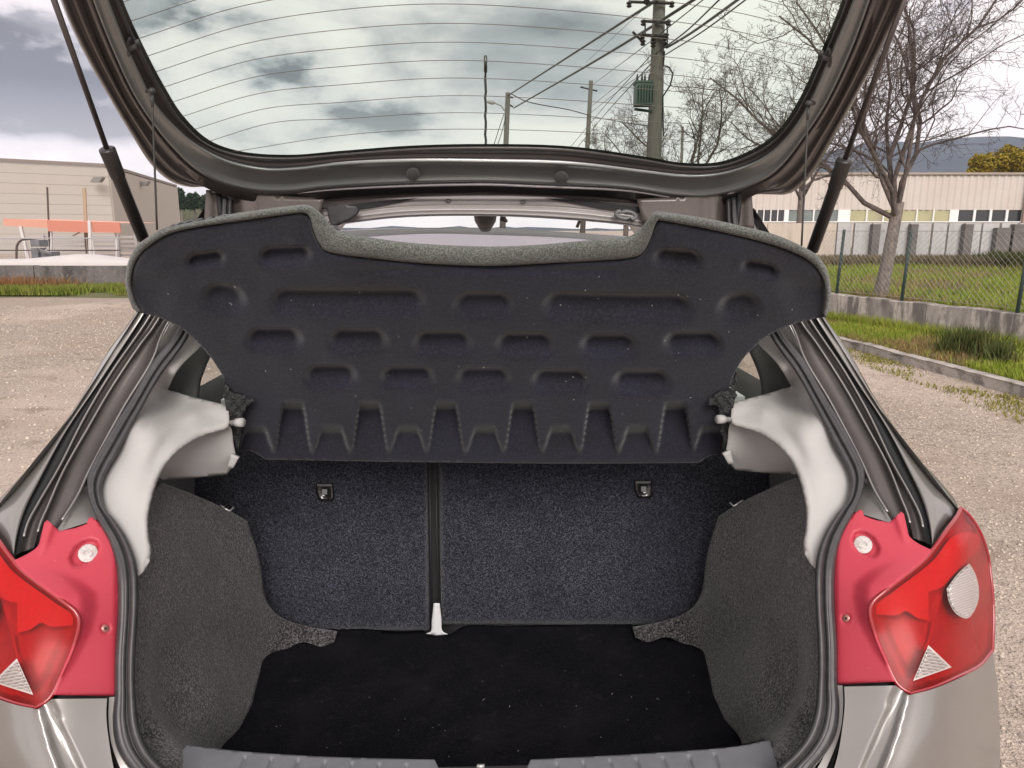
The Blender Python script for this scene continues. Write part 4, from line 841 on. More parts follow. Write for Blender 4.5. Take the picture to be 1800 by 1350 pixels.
F = [(i*(N_+1)+j, (i+1)*(N_+1)+j, (i+1)*(N_+1)+j+1, i*(N_+1)+j+1) for i in range(N_) for j in range(N_)]
mk('grass_field', V, F, M_soil, kind='structure', smooth=True)
def blades(pts, h, w, lean=.5):
    n = len(pts); a = RNG.uniform(0, 6.28, n); hh = h*RNG.uniform(.4, 1.3, n); ww = w*RNG.uniform(.6, 1.3, n); la = RNG.uniform(0, 6.28, n); le = hh*RNG.uniform(0, lean, n)
    d = np.stack([np.cos(a), np.sin(a), 0*a], 1)*ww[:, None]; tip = pts+np.stack([np.cos(la)*le, np.sin(la)*le, hh], 1); mid = pts+(tip-pts)*.55+[0, 0, .0]+np.stack([0*a, 0*a, hh*.08], 1)
    V = np.stack([pts-d, pts+d, mid+d*.7, mid-d*.7, tip], 1).reshape(-1, 3); i = np.arange(n)[:, None]*5
    return V, np.concatenate([i+[0, 1, 2], i+[0, 2, 3], i+[3, 2, 4]], 0)
def blob(pts, s=.9, thr=0.0):
    return np.sin(pts[:, 0]*s*1.7+1.3)*np.sin(pts[:, 1]*s*1.3+.4)+.5*np.sin(pts[:, 0]*s*4.1)*np.sin(pts[:, 1]*s*3.7+2)+RNG.normal(0, .35, len(pts)) > thr
# field blades
n = 150000; u = RNG.uniform(0, 1, n); v = RNG.uniform(0, 1, n)**1.6
base = (W0+wn_*.2)[None]+(W1-W0)[None]*u[:, None]+np.array([[17., 15.]])*v[:, None]; pts = np.c_[base, fieldz(base[:, 0], base[:, 1])]
px_ = (pts[:, 0]/pts[:, 1]); pts = pts[(px_ > .33) & (px_ < .85) & (pts[:, 1] < 24)]
g = blob(pts, .8, -.35); dist = pts[:, 1]
V, F = blades(pts[g], .10, .008, .9); link('grass', fastmesh('grass', V, F, M_grass), kind='stuff', label='bright green grass covering the fenced field')
V, F = blades(pts[~g][::2], .13, .006, .9); link('dry_grass', fastmesh('dry_grass', V, F, M_dry), kind='stuff', label='straw coloured grass patches in the fenced field')
# verge blades and weed clump
def along(n, lo, hi, smin=0, smax=1):
    s = RNG.uniform(smin*kl[-1], smax*kl[-1], n); p = np.stack([np.interp(s, kl, kc[:, k]) for k in (0, 1)], 1); tt_ = (p-W0)@wd; w = W0+wd*tt_[:, None]; k = RNG.uniform(lo, hi, n)[:, None]; return p+(w-p)*k
b2 = along(60000, .06, .97); pts = np.c_[b2, np.full(len(b2), .08)]; g = blob(pts, 1.6, .18)
V, F = blades(pts[g], .085, .005, .9); V2_, F2_ = blades(np.c_[along(9000, .82, .99), np.full(9000, .08)], .16, .005, .6)
link('verge_grass', fastmesh('verge_grass', np.vstack([V, V2_]), np.vstack([F, F2_+len(V)]), M_grass), kind='stuff', label='short green grass on the verge behind the kerb')
V, F = blades(pts[~g][::2], .075, .004, .9); link('verge_dry_grass', fastmesh('verge_dry_grass', V, F, M_dry), kind='stuff', label='dry grass on the verge behind the kerb')
# moss and grass creeping out from the kerb over the gravel
b3 = along(9000, -.32, -.02); pts = np.c_[b3, np.zeros(len(b3))]; pts = pts[blob(pts, 2.2, .15)]
V, F = blades(pts, .03, .006, .9); link('kerb_moss', fastmesh('kerb_moss', V, F, grassmat('moss_yellow', (.20, .19, .04), (.15, .16, .03), (.28, .21, .07))), kind='stuff', label='low moss and grass creeping over the gravel beside the kerb')
def weed(px, py, z, n, h, r, m, name, label):
    c = G(px, py, z); a = RNG.uniform(0, 6.28, n); rr = r*.55*abs(RNG.normal(0, 1, n)); p = np.stack([c[0]+rr*np.cos(a), c[1]+rr*np.sin(a), np.full(n, z)], 1)
    V, F = blades(p, h, .007, .7); me = fastmesh(name, V-[c[0], c[1], z], F, m); o = link(name, me, label=label, cat='plant'); o.location = (c[0], c[1], z)
weed(1700, 622, .09, 900, .26, .30, M_weed, 'weed_clump', 'dark green weed clump on the verge at the foot of the low wall')
weed(1752, 640, .09, 260, .22, .16, M_weed, 'weed_clump', 'smaller dark weed tuft beside the kerb, right of the bigger clump')
# weeds along the foot of the panel wall, left verge
n = 26000; x = RNG.uniform(8, 19, n); pts = np.stack([x, RNG.uniform(19.2, 21.6, n), np.full(n, .46)], 1); V, F = blades(pts, .24, .014, .8); link('brown_weeds', fastmesh('brown_weeds', V, F, grassmat('weed_brown', (.17, .135, .08), (.10, .085, .05), (.22, .18, .09))), kind='stuff', label='brown dry weeds along the foot of the concrete panel wall')
n = 9000; pts = np.stack([RNG.uniform(12.5, 19, n), RNG.uniform(18.8, 20.5, n), np.full(n, .46)], 1); V, F = blades(pts, .36, .012, .9); link('dark_weeds', fastmesh('dark_weeds', V, F, M_weed), kind='stuff', label='dark tangled weeds before the concrete panel wall')

# concrete panel wall
cpw = empty('concrete_panel_wall', (14, 22, .4), label='pale concrete panel wall at the back of the fenced field', cat='wall')
edges = [1290, 1350, 1412, 1472, 1502, 1534, 1566, 1600, 1640, 1668, 1696, 1728, 1760, 1792, 1826, 1860, 1900, 1950]
for i, (a, b) in enumerate(zip(edges[:-1], edges[1:])):
    p0 = W(a, 392, 22.); p1 = W(b, 392, 22.); zt = 1.60+(.0 if i % 3 else .01); g_ = .035 if b > 1472 else .012
    V, F = boxv(p0[0]+g_, p1[0]-g_, 22+(.02*(i % 2)), 22.12, -.05, zt); mk('wall_panel', V, F, M_pan if a >= 1472 else M_beige, cpw)
for px_, w_ in ((1535, .11), (1601, .10), (1696, .12), (1757, .20), (1790, .26)):
    p = W(px_, 440, 21.9); V, F = boxv(p[0]-w_, p[0]+w_, 21.80, 21.99, -.05, 1.57-(.1 if px_ == 1757 else 0)); mk('wall_post', V, F, mat('dark_post', (.17, .15, .14), .9, noise=[(4, .4, .7, (.10, .09, .085), .7)]), cpw)

# chain-link fence on the retaining wall
fo = empty('chain_link_fence', (*(WA+wn_*.09), .485), label='green posted chain-link fence standing on the low concrete wall', cat='fence')
def wallpt(px):    # point on the wall line seen at this column
    d = rays(px, 500.)[:2]; A = np.array([[d[0], -wd[0]], [d[1], -wd[1]]]); t = np.linalg.solve(A, W0+wn_*.09); return d*t[0]
ZF = 1.40
for px_ in (1472, 1588, 1795, 2150):
    p = wallpt(px_); V, F = tubev([(p[0], p[1], .46), (p[0]+.03, p[1], ZF+.02)], .022, 8); mk('fence_post', V, F, M_post, fo, smooth=True)
a = wallpt(1420); b = wallpt(2150); Lf = np.linalg.norm(b-a); td = (b-a)/Lf; V = []; F = []
def addwire(p, q, r):
    global V, F
    v, f = tubev([p, q], r, 3, False); n = len(V); V += [tuple(x) for x in v]; F += [tuple(i+n for i in x) for x in f]
hf = ZF-.53
for s in np.arange(-hf, Lf, .075):
    for sg in (0, 1):
        s0, s1 = s, s+hf
        z0, z1 = (.53, ZF) if sg == 0 else (ZF, .53)
        t0 = max(0, -s0/hf); t1 = min(1, (Lf-s0)/hf)
        if t1 <= t0: continue
        P_ = lambda t: (*(a+td*(s0+(s1-s0)*t)), z0+(z1-z0)*t)
        addwire(P_(t0), P_(t1), .0017)
mk('fence_mesh', V, F, M_galv, fo, kind='stuff')
V, F = tubev([(*a, ZF), (*b, ZF)], .003, 5); mk('fence_wire', V, F, M_galv, fo); V, F = tubev([(*a, .53), (*b, .53)], .0025, 5); mk('fence_wire', V, F, M_galv, fo)

# long low industrial building on the right
YB = 38.; bR = empty('industrial_building', (22, 40, 0), label='long pink-beige clad industrial building with a strip of windows behind the field', cat='building')
X = lambda px, y=380, Y=YB: W(px, y, Y)[0]
zt, zw1, zw0 = W(1600, 307, YB)[2], W(1600, 369, YB)[2], W(1600, 389, YB)[2]
xs = np.arange(X(1270), X(2150), .085); V = []; F = []
for i, x in enumerate(xs):
    yy = YB+(0 if (i % 4) < 2 else .05); V += [(x, yy, zw1), (x, yy, zt)]
F = [(2*i, 2*i+2, 2*i+3, 2*i+1) for i in range(len(xs)-1)]
cl = mk('cladding', V, F, M_clad, bR)
V, F = boxv(xs[0], xs[-1], YB-.10, YB+.2, zt, zt+.10); mk('roof_trim', V, F, mat('trim_brown', (.33, .27, .23), .6), bR)
V, F = boxv(xs[0], xs[-1], YB+.3, YB+22, 0, zt-.02); mk('building_body', V, F, M_beige, bR)
V, F = boxv(xs[0], xs[-1], YB-.02, YB+.2, 0, zw0); mk('lower_wall', V, F, M_beige, bR)
V, F = boxv(xs[0], xs[-1], YB-.07, YB+.1, zw0-.05, zw0); mk('sill_band', V, F, mat('white_frame', (.78, .76, .75), .5), bR)
M_wp = {'d': mat('pane_dark', (.03, .03, .035), .15, 0, coat=.5), 'g': mat('pane_grey', (.20, .225, .22), .25, noise=[(1.5, .4, .7, (.11, .13, .13), .7)]), 'y': mat('pane_yellow', (.42, .39, .23), .4, noise=[(1.2, .4, .7, (.28, .26, .17), .7)])}
def winrow(a, b, n, kind, mull=.07):
    x0, x1 = X(a), X(b); w = (x1-x0)/n
    for i in range(n):
        xa, xb = x0+i*w, x0+(i+1)*w; V, F = boxv(xa+mull/2, xb-mull/2, YB+.06, YB+.08, zw0+.001, zw1-.001)
        wdw = mk('window', V, F, M_wp[kind], bR); V, F = boxv(xb-mull/2, xb+mull/2, YB-.02, YB+.08, zw0, zw1); mk('window_frame', V, F, MATS['white_frame'], wdw)
winrow(1318, 1379, 5, 'd', .05); winrow(1386, 1474, 4, 'g'); winrow(1494, 1670, 6, 'y'); winrow(1684, 1798, 4, 'd', .12); winrow(1812, 1990, 6, 'y')
for a, b in ((1270, 1318), (1379, 1386), (1474, 1494), (1670, 1684), (1798, 1812), (1990, 2150)):
    V, F = boxv(X(a), X(b), YB-.03, YB+.2, zw0+.001, zw1); mk('wall_pier', V, F, MATS['white_frame'], bR)
V, F = tubev([(X(1796), YB-.12, 0), (X(1796), YB-.12, zt)], .06, 8); mk('downpipe', V, F, mat('pipe_brown', (.28, .18, .15), .5), bR)

# foliage trees
def foliage(name, px, ybase, Y, ytop, wpx, m, n, label, leaf=.16, group=None):
    b = W(px, ybase, Y); t = W(px, ytop, Y); r = wpx/FPX*Y/2; c0_ = np.array([b[0], Y, 0]); root = empty(name, tuple(c0_), label=label, cat='tree', group=group)
    zc = (t[2]+max(b[2], 1.0))/2; rz = (t[2]-max(b[2], 1.0))/2
    V, F = tubev([(b[0], Y, 0), (b[0]+.1, Y, zc)], [.22, .08], 8); mk('trunk', V, F, M_bark, root)
    k = 26; cc = RNG.normal(size=(k, 3)); cc /= np.linalg.norm(cc, axis=1)[:, None]; cc *= RNG.uniform(.25, .8, (k, 1)); cr_ = RNG.uniform(.25, .42, k)
    i = RNG.integers(0, k, n); d = RNG.normal(size=(n, 3)); d /= np.linalg.norm(d, axis=1)[:, None]; p = cc[i]+d*cr_[i][:, None]*RNG.uniform(.6, 1.05, (n, 1)); p = p*[r, r, rz]+[b[0], Y, zc]
    a = RNG.normal(size=(n, 3)); a /= np.linalg.norm(a, axis=1)[:, None]; bb = np.cross(a, RNG.normal(size=(n, 3))); bb /= np.linalg.norm(bb, axis=1)[:, None]; l = leaf*RNG.uniform(.5, 1.2, (n, 1))
    V = np.stack([p-a*l, p+bb*l*.5, p+a*l, p-bb*l*.5], 1).reshape(-1, 3)-c0_; me = fastmesh('crown', V, np.arange(4*n).reshape(-1, 4), m); link('crown', me, root)
M_yel = grassmat('leaf_yellow', (.32, .23, .025), (.22, .18, .02), (.12, .12, .02))
M_pine = grassmat('leaf_pine', (.028, .05, .022), (.045, .07, .03), (.02, .03, .018))
foliage('leafy_tree', 1722, 320, 64, 262, 46, M_yel, 3500, 'smaller yellow-green leafy tree rising behind the industrial building, left of the pair')
foliage('leafy_tree', 1782, 320, 64, 250, 74, M_yel, 6000, 'broad yellow-green leafy tree rising behind the industrial building at the photo edge')
for (px_, yt, w_, Y_, lab) in ((318, 331, 30, 95, 'dark pine tree next to the cream warehouse corner'), (341, 336, 32, 100, 'round dark pine tree in the middle of the trio beyond the warehouse'), (368, 343, 34, 108, 'hazy pine tree nearest the car roof beyond the warehouse'), (300, 345, 30, 99, 'low pine tree peeping from behind the warehouse corner')):
    foliage('pine_tree', px_, 372, Y_, yt, w_, M_pine, 3500, lab, leaf=.30)
# left wooded bank
def ridge(name, pts, Y, depth, m, jit, kind='structure', nx=120):
    q_ = catmull(np.array(pts, float), nx); V = []; rows_ = 10
    for j in range(rows_+1):
        f = j/rows_
        for i in range(nx):
            t = W(q_[i, 0], q_[i, 1], Y); h = max(t[2], 1); yy = Y-depth*(1-f); xx = t[0]*(yy/Y)
            nz_ = jit*(math.sin(i*.9+j*2.1)+math.sin(i*2.3-j*1.3)*.6+RNG.uniform(-.5, .5))
            V.append((xx, yy, max(0, h*(f**1.2)+nz_*f)-(.5 if j == 0 else 0)))
    F = [(j*nx+i, j*nx+i+1, (j+1)*nx+i+1, (j+1)*nx+i) for j in range(rows_) for i in range(nx-1)]
    return mk(name, V, F, m, kind=kind, smooth=True)
M_hill = mat('wooded_hill', (.022, .032, .028), 1, noise=[(.012, .42, .6, (.06, .07, .05), .8), (.05, .45, .6, (.012, .02, .018), .6)])
ridge('mountains', [(-1500, 385), (-400, 380), (0, 396), (400, 400), (900, 401), (1180, 396), (1290, 345), (1400, 292), (1480, 262), (1560, 250), (1640, 246), (1720, 240), (1800, 244), (1950, 225), (2400, 260), (3200, 330)], 1500, 700, M_hill, 3)
ridge('bank', [(120, 380), (230, 362), (310, 352), (350, 360), (420, 372), (520, 392)], 125, 40, mat('bank_green', (.05, .065, .03), 1, noise=[(.3, .4, .6, (.10, .09, .045), .8)]), .5)

# bare trees
def bare_tree(name, base, split, rt, nl, reach, up, seed, label, lev=(8, 7, 5), twig=1., lean=(0, 0), group=None, up0=.55, rmin=.0035):
    rng = random.Random(seed); root = empty(name, tuple(base), label=label, cat='tree', group=group)
    base = np.array(base, float); top = base+np.array([lean[0], lean[1], split])
    V, F = tubev([base, base*.98+top*.02, base*.6+top*.4+[.01, 0, 0], top, top+np.array([lean[0]*.3, 0, split*.12])], [rt*1.18, rt*1.1, rt*.95, rt*.86, rt*.62], 12); mk('trunk', V, F, M_bark, root, smooth=True)
    def grow(p, d, ln, r, level, out):
        ns = 7 if level < 2 else 4; pts = [p]; rr = [r]; dirs = [d]
        for i in range(ns):
            w = .27 if level else .22
            d = d+np.array([rng.gauss(0, w), rng.gauss(0, w), rng.gauss(0, w*.6)+up*(.12 if level < 2 else .05)]); d /= np.linalg.norm(d); p = p+d*ln/ns; pts.append(p); rr.append(max(r*(1-.72*(i+1)/ns), rmin*.6)); dirs.append(d)
        out.append((pts, rr, 7 if level == 0 else 4 if level == 1 else 3))
        if level < len(lev):
            n = lev[level]
            for k in range(n):
                t = .18+.80*(k+rng.random())/n; i = min(int(t*ns), ns-1); q_ = pts[i]+(pts[i+1]-pts[i])*(t*ns-i); dd = dirs[i+1]; side = np.cross(dd, np.array([rng.gauss(0, 1), rng.gauss(0, 1), rng.gauss(0, 1)])); side /= np.linalg.norm(side)+1e-9
                ang = R(rng.uniform(32, 75)); nd = dd*math.cos(ang)+side*math.sin(ang); r2 = max(rr[i]*rng.uniform(.38, .6), rmin)
                grow(q_, nd/np.linalg.norm(nd), ln*rng.uniform(.32, .58)*(1.1-t*.45), r2, level+1, out)
    for k in range(nl):
        a = 2*math.pi*(k+rng.uniform(-.3, .3))/nl; tilt = R(rng.uniform(18, 68)) if k else R(6); d = np.array([math.cos(a)*math.sin(tilt), math.sin(a)*math.sin(tilt), math.cos(tilt)])
        out = []; grow(top-np.array([0, 0, rng.uniform(0, split*.12)]), d, reach*rng.uniform(.75, 1.1), rt*rng.uniform(.30, .48), 0, out)
        V = []; F = []
        for pts, rr, n in out:
            v, f = tubev(pts, rr, n, False); o = len(V); V.extend(v); F.extend([tuple(i+o for i in q_) for q_ in f])
        V = np.array(V)-base; me = fastmesh('limb', V, np.array(F), M_bark if False else M_limb, True); link('limb', me, root)
M_limb = mat('limb_bark', (.135, .105, .095), .9, noise=[(12, .42, .62, (.05, .038, .035), .8)])
bare_tree('bare_tree', G(1546, 524, .44), 1.22, .092, 8, 3.5, 1., 11, 'bare winter tree with forked trunk standing in the fenced grass field', lev=(11, 8, 6, 3), lean=(.12, 0), rmin=.0030)
bare_tree('bare_tree', (12.6, 13.5, .45), 1.6, .12, 8, 3.9, 1., 5, 'bare tree at the right photo edge, only its branch tips reaching in', lev=(11, 9, 6), rmin=.004)
bare_tree('bare_tree', W(1222, 400, 26)*[1, 1, 0], 3.0, .13, 7, 3.9, 1., 21, 'bare tree seen through the rear window just right of the power pole', lev=(9, 7, 5, 2), rmin=.0055)
bare_tree('bare_tree', W(1405, 400, 24)*[1, 1, 0], 2.6, .12, 7, 3.9, 1., 33, 'bare tree seen through the right corner of the rear window', lev=(9, 7, 5, 2), rmin=.0055)
bare_tree('bare_tree', W(1100, 400, 31)*[1, 1, 0], 2.4, .12, 7, 3.6, 1., 8, 'lower bare tree seen through the rear window left of the power pole', lev=(8, 7, 5, 2), rmin=.006)

# power poles
def pole(name, px0, py0, px1, py1, Y, r0, r1, label, cat='pole', m=None):
    a, b = W(px0, py0, Y), W(px1, py1, Y); d = (b-a)/(b[2]-a[2]); base = a-d*a[2]; root = empty(name, tuple(base), label=label, cat=cat)
    V, F = tubev([base, b], [r0, r1], 12); mk('pole', V, F, m or M_pole, root, smooth=True); return root, base, b
M_ins = mat('insulator', (.03, .025, .025), .35)
Y1 = 19.
p1, pb, pt = pole('power_pole', 1149, 285, 1163, -110, Y1, .22, .13, 'tall concrete power pole with green transformer and crossarms', 'power pole')
def arm(parent, a, b, r, m=M_ins, name='crossarm'):
    V, F = tubev([a, b], r, 6); return mk(name, V, F, m, parent)
def ins(parent, p, s=1.):
    V, F = tubev([p+[0, 0, -.08*s], p+[0, 0, -.05*s], p+[0, 0, -.02*s], p+[0, 0, .02*s], p+[0, 0, .06*s]], [.03*s, .07*s, .04*s, .075*s, .03*s], 10); return mk('insulator', V, F, M_ins, parent)
for (y, xa, xb) in ((37, 1130, 1176), (61, 1128, 1172), (3, 1105, 1182)):
    a, b = W(xa, y, Y1-.25), W(xb, y+3, Y1-.25); arm(p1, a, b, .035)
    for x in (xa+1, xb-1): ins(p1, W(x, y+(2 if y > 10 else 4), Y1-.25))
arm(p1, W(1112, 56, Y1-.3), W(1130, 74, Y1-.2), .03); ins(p1, W(1130, 74, Y1-.3)); arm(p1, W(1134, 38, Y1-.25), W(1134, 64, Y1-.25), .02); arm(p1, W(1173, 40, Y1-.25), W(1173, 78, Y1-.25), .02)
ins(p1, W(1148, 66, Y1-.3)); ins(p1, W(1168, 66, Y1-.3)); ins(p1, W(1148, 77, Y1-.3)); ins(p1, W(1169, 78, Y1-.3)); ins(p1, W(1137, 2, Y1-.3)); 
c = W(1130, 165, Y1-.45); tr_ = mk('transformer', *join([boxv(c[0]-.19, c[0]+.19, c[1]-.22, c[1]+.22, c[2]-.27, c[2]+.22), boxv(c[0]-.21, c[0]+.21, c[1]-.24, c[1]+.24, c[2]+.22, c[2]+.26)]), mat('transformer_green', (.03, .06, .045), .5, noise=[(8, .4, .7, (.02, .04, .03), .7)]), p1)
for i in range(7):
    x = c[0]-.20+i*.066; V, F = boxv(x-.008, x+.008, c[1]-.30, c[1]-.22, c[2]-.22, c[2]+.16); mk('cooling_fin', V, F, MATS['transformer_green'], tr_)
for dx in (-.16, -.05, .02, .12):
    V, F = tubev([(c[0]+dx, c[1]-.1, c[2]+.25), (c[0]+dx, c[1]-.1, c[2]+.30), (c[0]+dx, c[1]-.1, c[2]+.42)], [.035, .03, .015], 8); mk('bushing', V, F, M_ins, tr_)
arm(p1, W(1116, 192, Y1-.4), W(1146, 196, Y1-.1), .035, MATS['transformer_green'], 'bracket')
V, F = tubev([W(*q_, Y1-.1) for q_ in ((1168, 90), (1166, 115), (1176, 118), (1183, 130), (1178, 150), (1165, 170), (1166, 240))], .022, 6); mk('cable', V, F, M_wire, p1)
V, F = tubev([W(1166, 60, Y1+.1), W(1165, 160, Y1+.1), W(1158, 290, Y1+.1)], .02, 6); mk('cable', V, F, M_wire, p1)
p2, _, _ = pole('lamp_pole', 889, 262, 893, 163, 45, .19, .14, 'slim concrete pole with a street lamp arm left of the power pole', 'street lamp')
V, F = tubev([W(887, 195, 45), W(881, 186, 45), W(870, 181, 45)], .045, 8); mk('lamp_arm', V, F, mat('lamp_grey', (.25, .25, .25), .4), p2)
V, F = tubev([W(871, 181, 45), W(866, 180.5, 45), W(858, 179, 45), W(855, 179, 45)], [.05, .12, .09, .02], 10); mk('lamp_head', V, F, MATS['lamp_grey'], p2)
for k in (0, 1): arm(p2, W(895, 170+14*k, 45), W(902, 172+16*k, 45), .05)
p3, _, _ = pole('utility_pole', 1032, 266, 1039, 142, 50, .19, .13, 'thin concrete pole with a small crossarm between the lamp pole and the power pole', 'pole')
arm(p3, W(1020, 153, 50), W(1050, 160, 50), .05); ins(p3, W(1024, 153, 50), .8)
p4, _, _ = pole('utility_pole', 1198, 285, 1200, 222, 60, .14, .10, 'short distant grey pole just right of the big power pole', 'pole')
WL = [((893, 168, 45), (1158, -2, 18.6), (1420, -170, 12)), ((903, 190, 45), (1160, 38, 18.6), (1500, -190, 11)), ((895, 163, 45), (925, 178, 46), (1000, 193, 48), (1036, 203, 50)), ((1036, 204, 50), (1090, 214, 34), (1146, 222, 19)),
      ((1172, 84, 19), (1215, 58, 16), (1300, -3, 12.5), (1400, -80, 10)), ((1170, 96, 19), (1240, 52, 15), (1330, -15, 12)), ((1040, 150, 50), (1160, 60, 19), (1260, -20, 14)), ((1036, 190, 50), (1110, 130, 30), (1146, 105, 19)), ((1036, 200, 50), (1100, 150, 31), (1150, 118, 19)),
      ((886, 200, 45), (876, 230, 44), (866, 262, 43)), ((890, 200, 45), (882, 232, 44), (872, 262, 43)), ((1030, 110, 60), (1100, 45, 40), (1165, -15, 19)), ((1010, 265, 48), (1060, 205, 36), (1146, 110, 20)), ((1000, 262, 48), (1060, 190, 36), (1146, 95, 20)), ((1150, 96, 19), (1200, 60, 17), (1270, -6, 13.5))]
wlab = ['thick overhead cable from the lamp pole top up to the power pole', 'second thick overhead cable running just below the upper one', 'sagging cable between lamp pole and thin utility pole', 'cable from the thin utility pole to the power pole shaft', 'dark twisted cable running right from the power pole upwards', 'thinner cable just under the dark twisted one right of the power pole', 'faint line from utility pole top past the power pole', 'upper of two thin lines meeting the power pole at transformer height', 'lower of two thin lines meeting the power pole at transformer height', 'outer stay wire left of the lamp pole', 'inner stay wire left of the lamp pole', 'faint high line climbing to the top of the power pole', 'long slanting line rising from the window edge to the transformer', 'long slanting line just above the one to the transformer', 'short line going right from the power pole below the crossarms']
for i, (w, lab) in enumerate(zip(WL, wlab)):
    pts = np.array([W(*t) for t in w]); q_ = catmull(pts, 24) if len(pts) > 2 else pts; r = (.036, .036, .03, .022, .026, .014, .012, .012, .012, .022, .022, .012, .016, .014, .016)[i]
    V, F = tubev(q_, r, 5); mk('overhead_wire', V, F, M_wire, label=lab, cat='wire')

# ---------------- left side
M_dw = mat('dark_old_wall', (.15, .135, .13), .9, noise=[(2.2, .45, .62, (.06, .055, .05), .9, (1, 1, .5)), (9, .52, .7, (.27, .24, .21), .6)], bump=([(8, 1), (40, .5)], 1, .03))
lw = empty('low_wall', (-9, 17.2, 0), label='low dark weathered wall behind the left grass strip', cat='wall')
x = -26.
while x < -1.5:
    V, F = boxv(x, x+2.98, 17.2, 17.45, -.05, .60+random.uniform(-.008, .008)); mk('wall_section', V, F, M_dw, lw); x += 3
V = []; F = []
ny = 6; xs_ = np.linspace(-26, -1.5, 80)
for j in range(ny):
    for xx in xs_: V.append((xx, 15.8+j*.28+.12*math.sin(xx*1.7)*(j == 0), .0 if j == 0 else .05+.02*math.sin(xx*2+j)))
F = [(j*80+i, j*80+i+1, (j+1)*80+i+1, (j+1)*80+i) for j in range(ny-1) for i in range(79)]
V = [(a, b, c+.004) for a, b, c in V]; mk('left_verge', V, F, M_soil, kind='structure', smooth=True)
n = 60000; pts = np.stack([RNG.uniform(-14, -2.5, n), 15.9+1.25*RNG.uniform(0, 1, n), np.full(n, .04)], 1); g = blob(pts, 1.0, -.2)
V, F = blades(pts[g], .17, .012, .7); link('left_grass', fastmesh('left_grass', V, F, grassmat('grass_lime', (.14, .19, .025), (.22, .24, .045), (.20, .16, .06))), kind='stuff', label='bright green grass strip below the dark wall on the left')
cl_ = RNG.uniform(-13, -3, 22); i = RNG.integers(0, 22, 9000); pts = np.stack([cl_[i]+RNG.normal(0, .22, 9000), RNG.uniform(16.5, 17.1, 9000), np.full(9000, .05)], 1)
V, F = blades(pts[::2], .30, .010, .7); link('rust_weeds', fastmesh('rust_weeds', V, F, grassmat('weed_rust', (.26, .12, .05), (.19, .10, .045), (.30, .19, .08))), kind='stuff', label='rust brown dried weeds against the dark wall on the left')
# warehouse
def Yfor(px, py, z): d = rays(px, py); return float((z-CZ)/d[2]*d[1])
YW = 48.; HW = float(W(189, 288, YW)[2]); c1 = W(189, 288, YW); c0b = W(-500, 278-40, Yfor(0, 278, HW)*.8); c0b = W(0, 278, Yfor(0, 278, HW)); c2 = W(310, 325, Yfor(310, 325, HW))
c0b = c1+(c0b-c1)*3
wh_ = empty('warehouse', (c1[0], c1[1], 0), label='large cream concrete warehouse with blank panelled walls on the left', cat='building')
def facade(a, b, ncol, nrow, th=.12):
    a = a[:2]; b = b[:2]; d = (b-a)/np.linalg.norm(b-a); nrm = np.array([d[1], -d[0]]); nrm = nrm if nrm@(-a) > 0 else -nrm; L = np.linalg.norm(b-a)
    for i in range(ncol):
        for j in range(nrow):
            s0, s1 = L*i/ncol+.02, L*(i+1)/ncol-.02; z0, z1 = (HW-.2)*j/nrow+.006, (HW-.2)*(j+1)/nrow-.006; V = []
            for z in (z0, z1):
                for o in (0, th):
                    for s in (s0, s1): V.append((*(a+d*s+nrm*(o-.15)), z))
            mk('wall_panel', V, [(0, 2, 3, 1), (4, 5, 7, 6), (0, 1, 5, 4), (2, 6, 7, 3), (0, 4, 6, 2), (1, 3, 7, 5)], M_cream, wh_)
    V = []
    for z in (HW-.18, HW):
        for o in (-.25, .06):
            for s in (0, L): V.append((*(a+d*s+nrm*o), z))
    mk('parapet', V, [(0, 2, 3, 1), (4, 5, 7, 6), (0, 1, 5, 4), (2, 6, 7, 3), (0, 4, 6, 2), (1, 3, 7, 5)], mat('parapet_brown', (.23, .19, .165), .7), wh_)
    return d, nrm
facade(c0b, c1, 1, 9); facade(c1, c2, 1, 9)
back = c2[:2]+(c0b-c1)[:2]; V = [(*c0b[:2], 0), (*c1[:2], 0), (*c2[:2], 0), (*back, 0)]; V = [(x+(.3 if 0 else 0), y+.16, z) for x, y, z in V]; V += [(x, y, HW-.25) for x, y, z in V]
mk('building_body', V, [(4, 5, 6, 7), (0, 1, 5, 4), (1, 2, 6, 5), (2, 3, 7, 6), (3, 0, 4, 7)], mat('joint_grey', (.42, .38, .33), .9), wh_)
for (x, y) in ((172, 316), (254, 323)):
    p = W(x, y, (c1[1]+c2[1])/2-3 if x > 189 else c1[1]-1.1); V, F = boxv(p[0]-.28, p[0]+.28, p[1]-.2, p[1]+.2, p[2]-.15, p[2]+.15); V = [(a+(.12 if c_ > p[2] else -.12), b, c_) for a, b, c_ in V]; mk('floodlight', V, F, mat('flood_grey', (.2, .19, .18), .5), wh_)
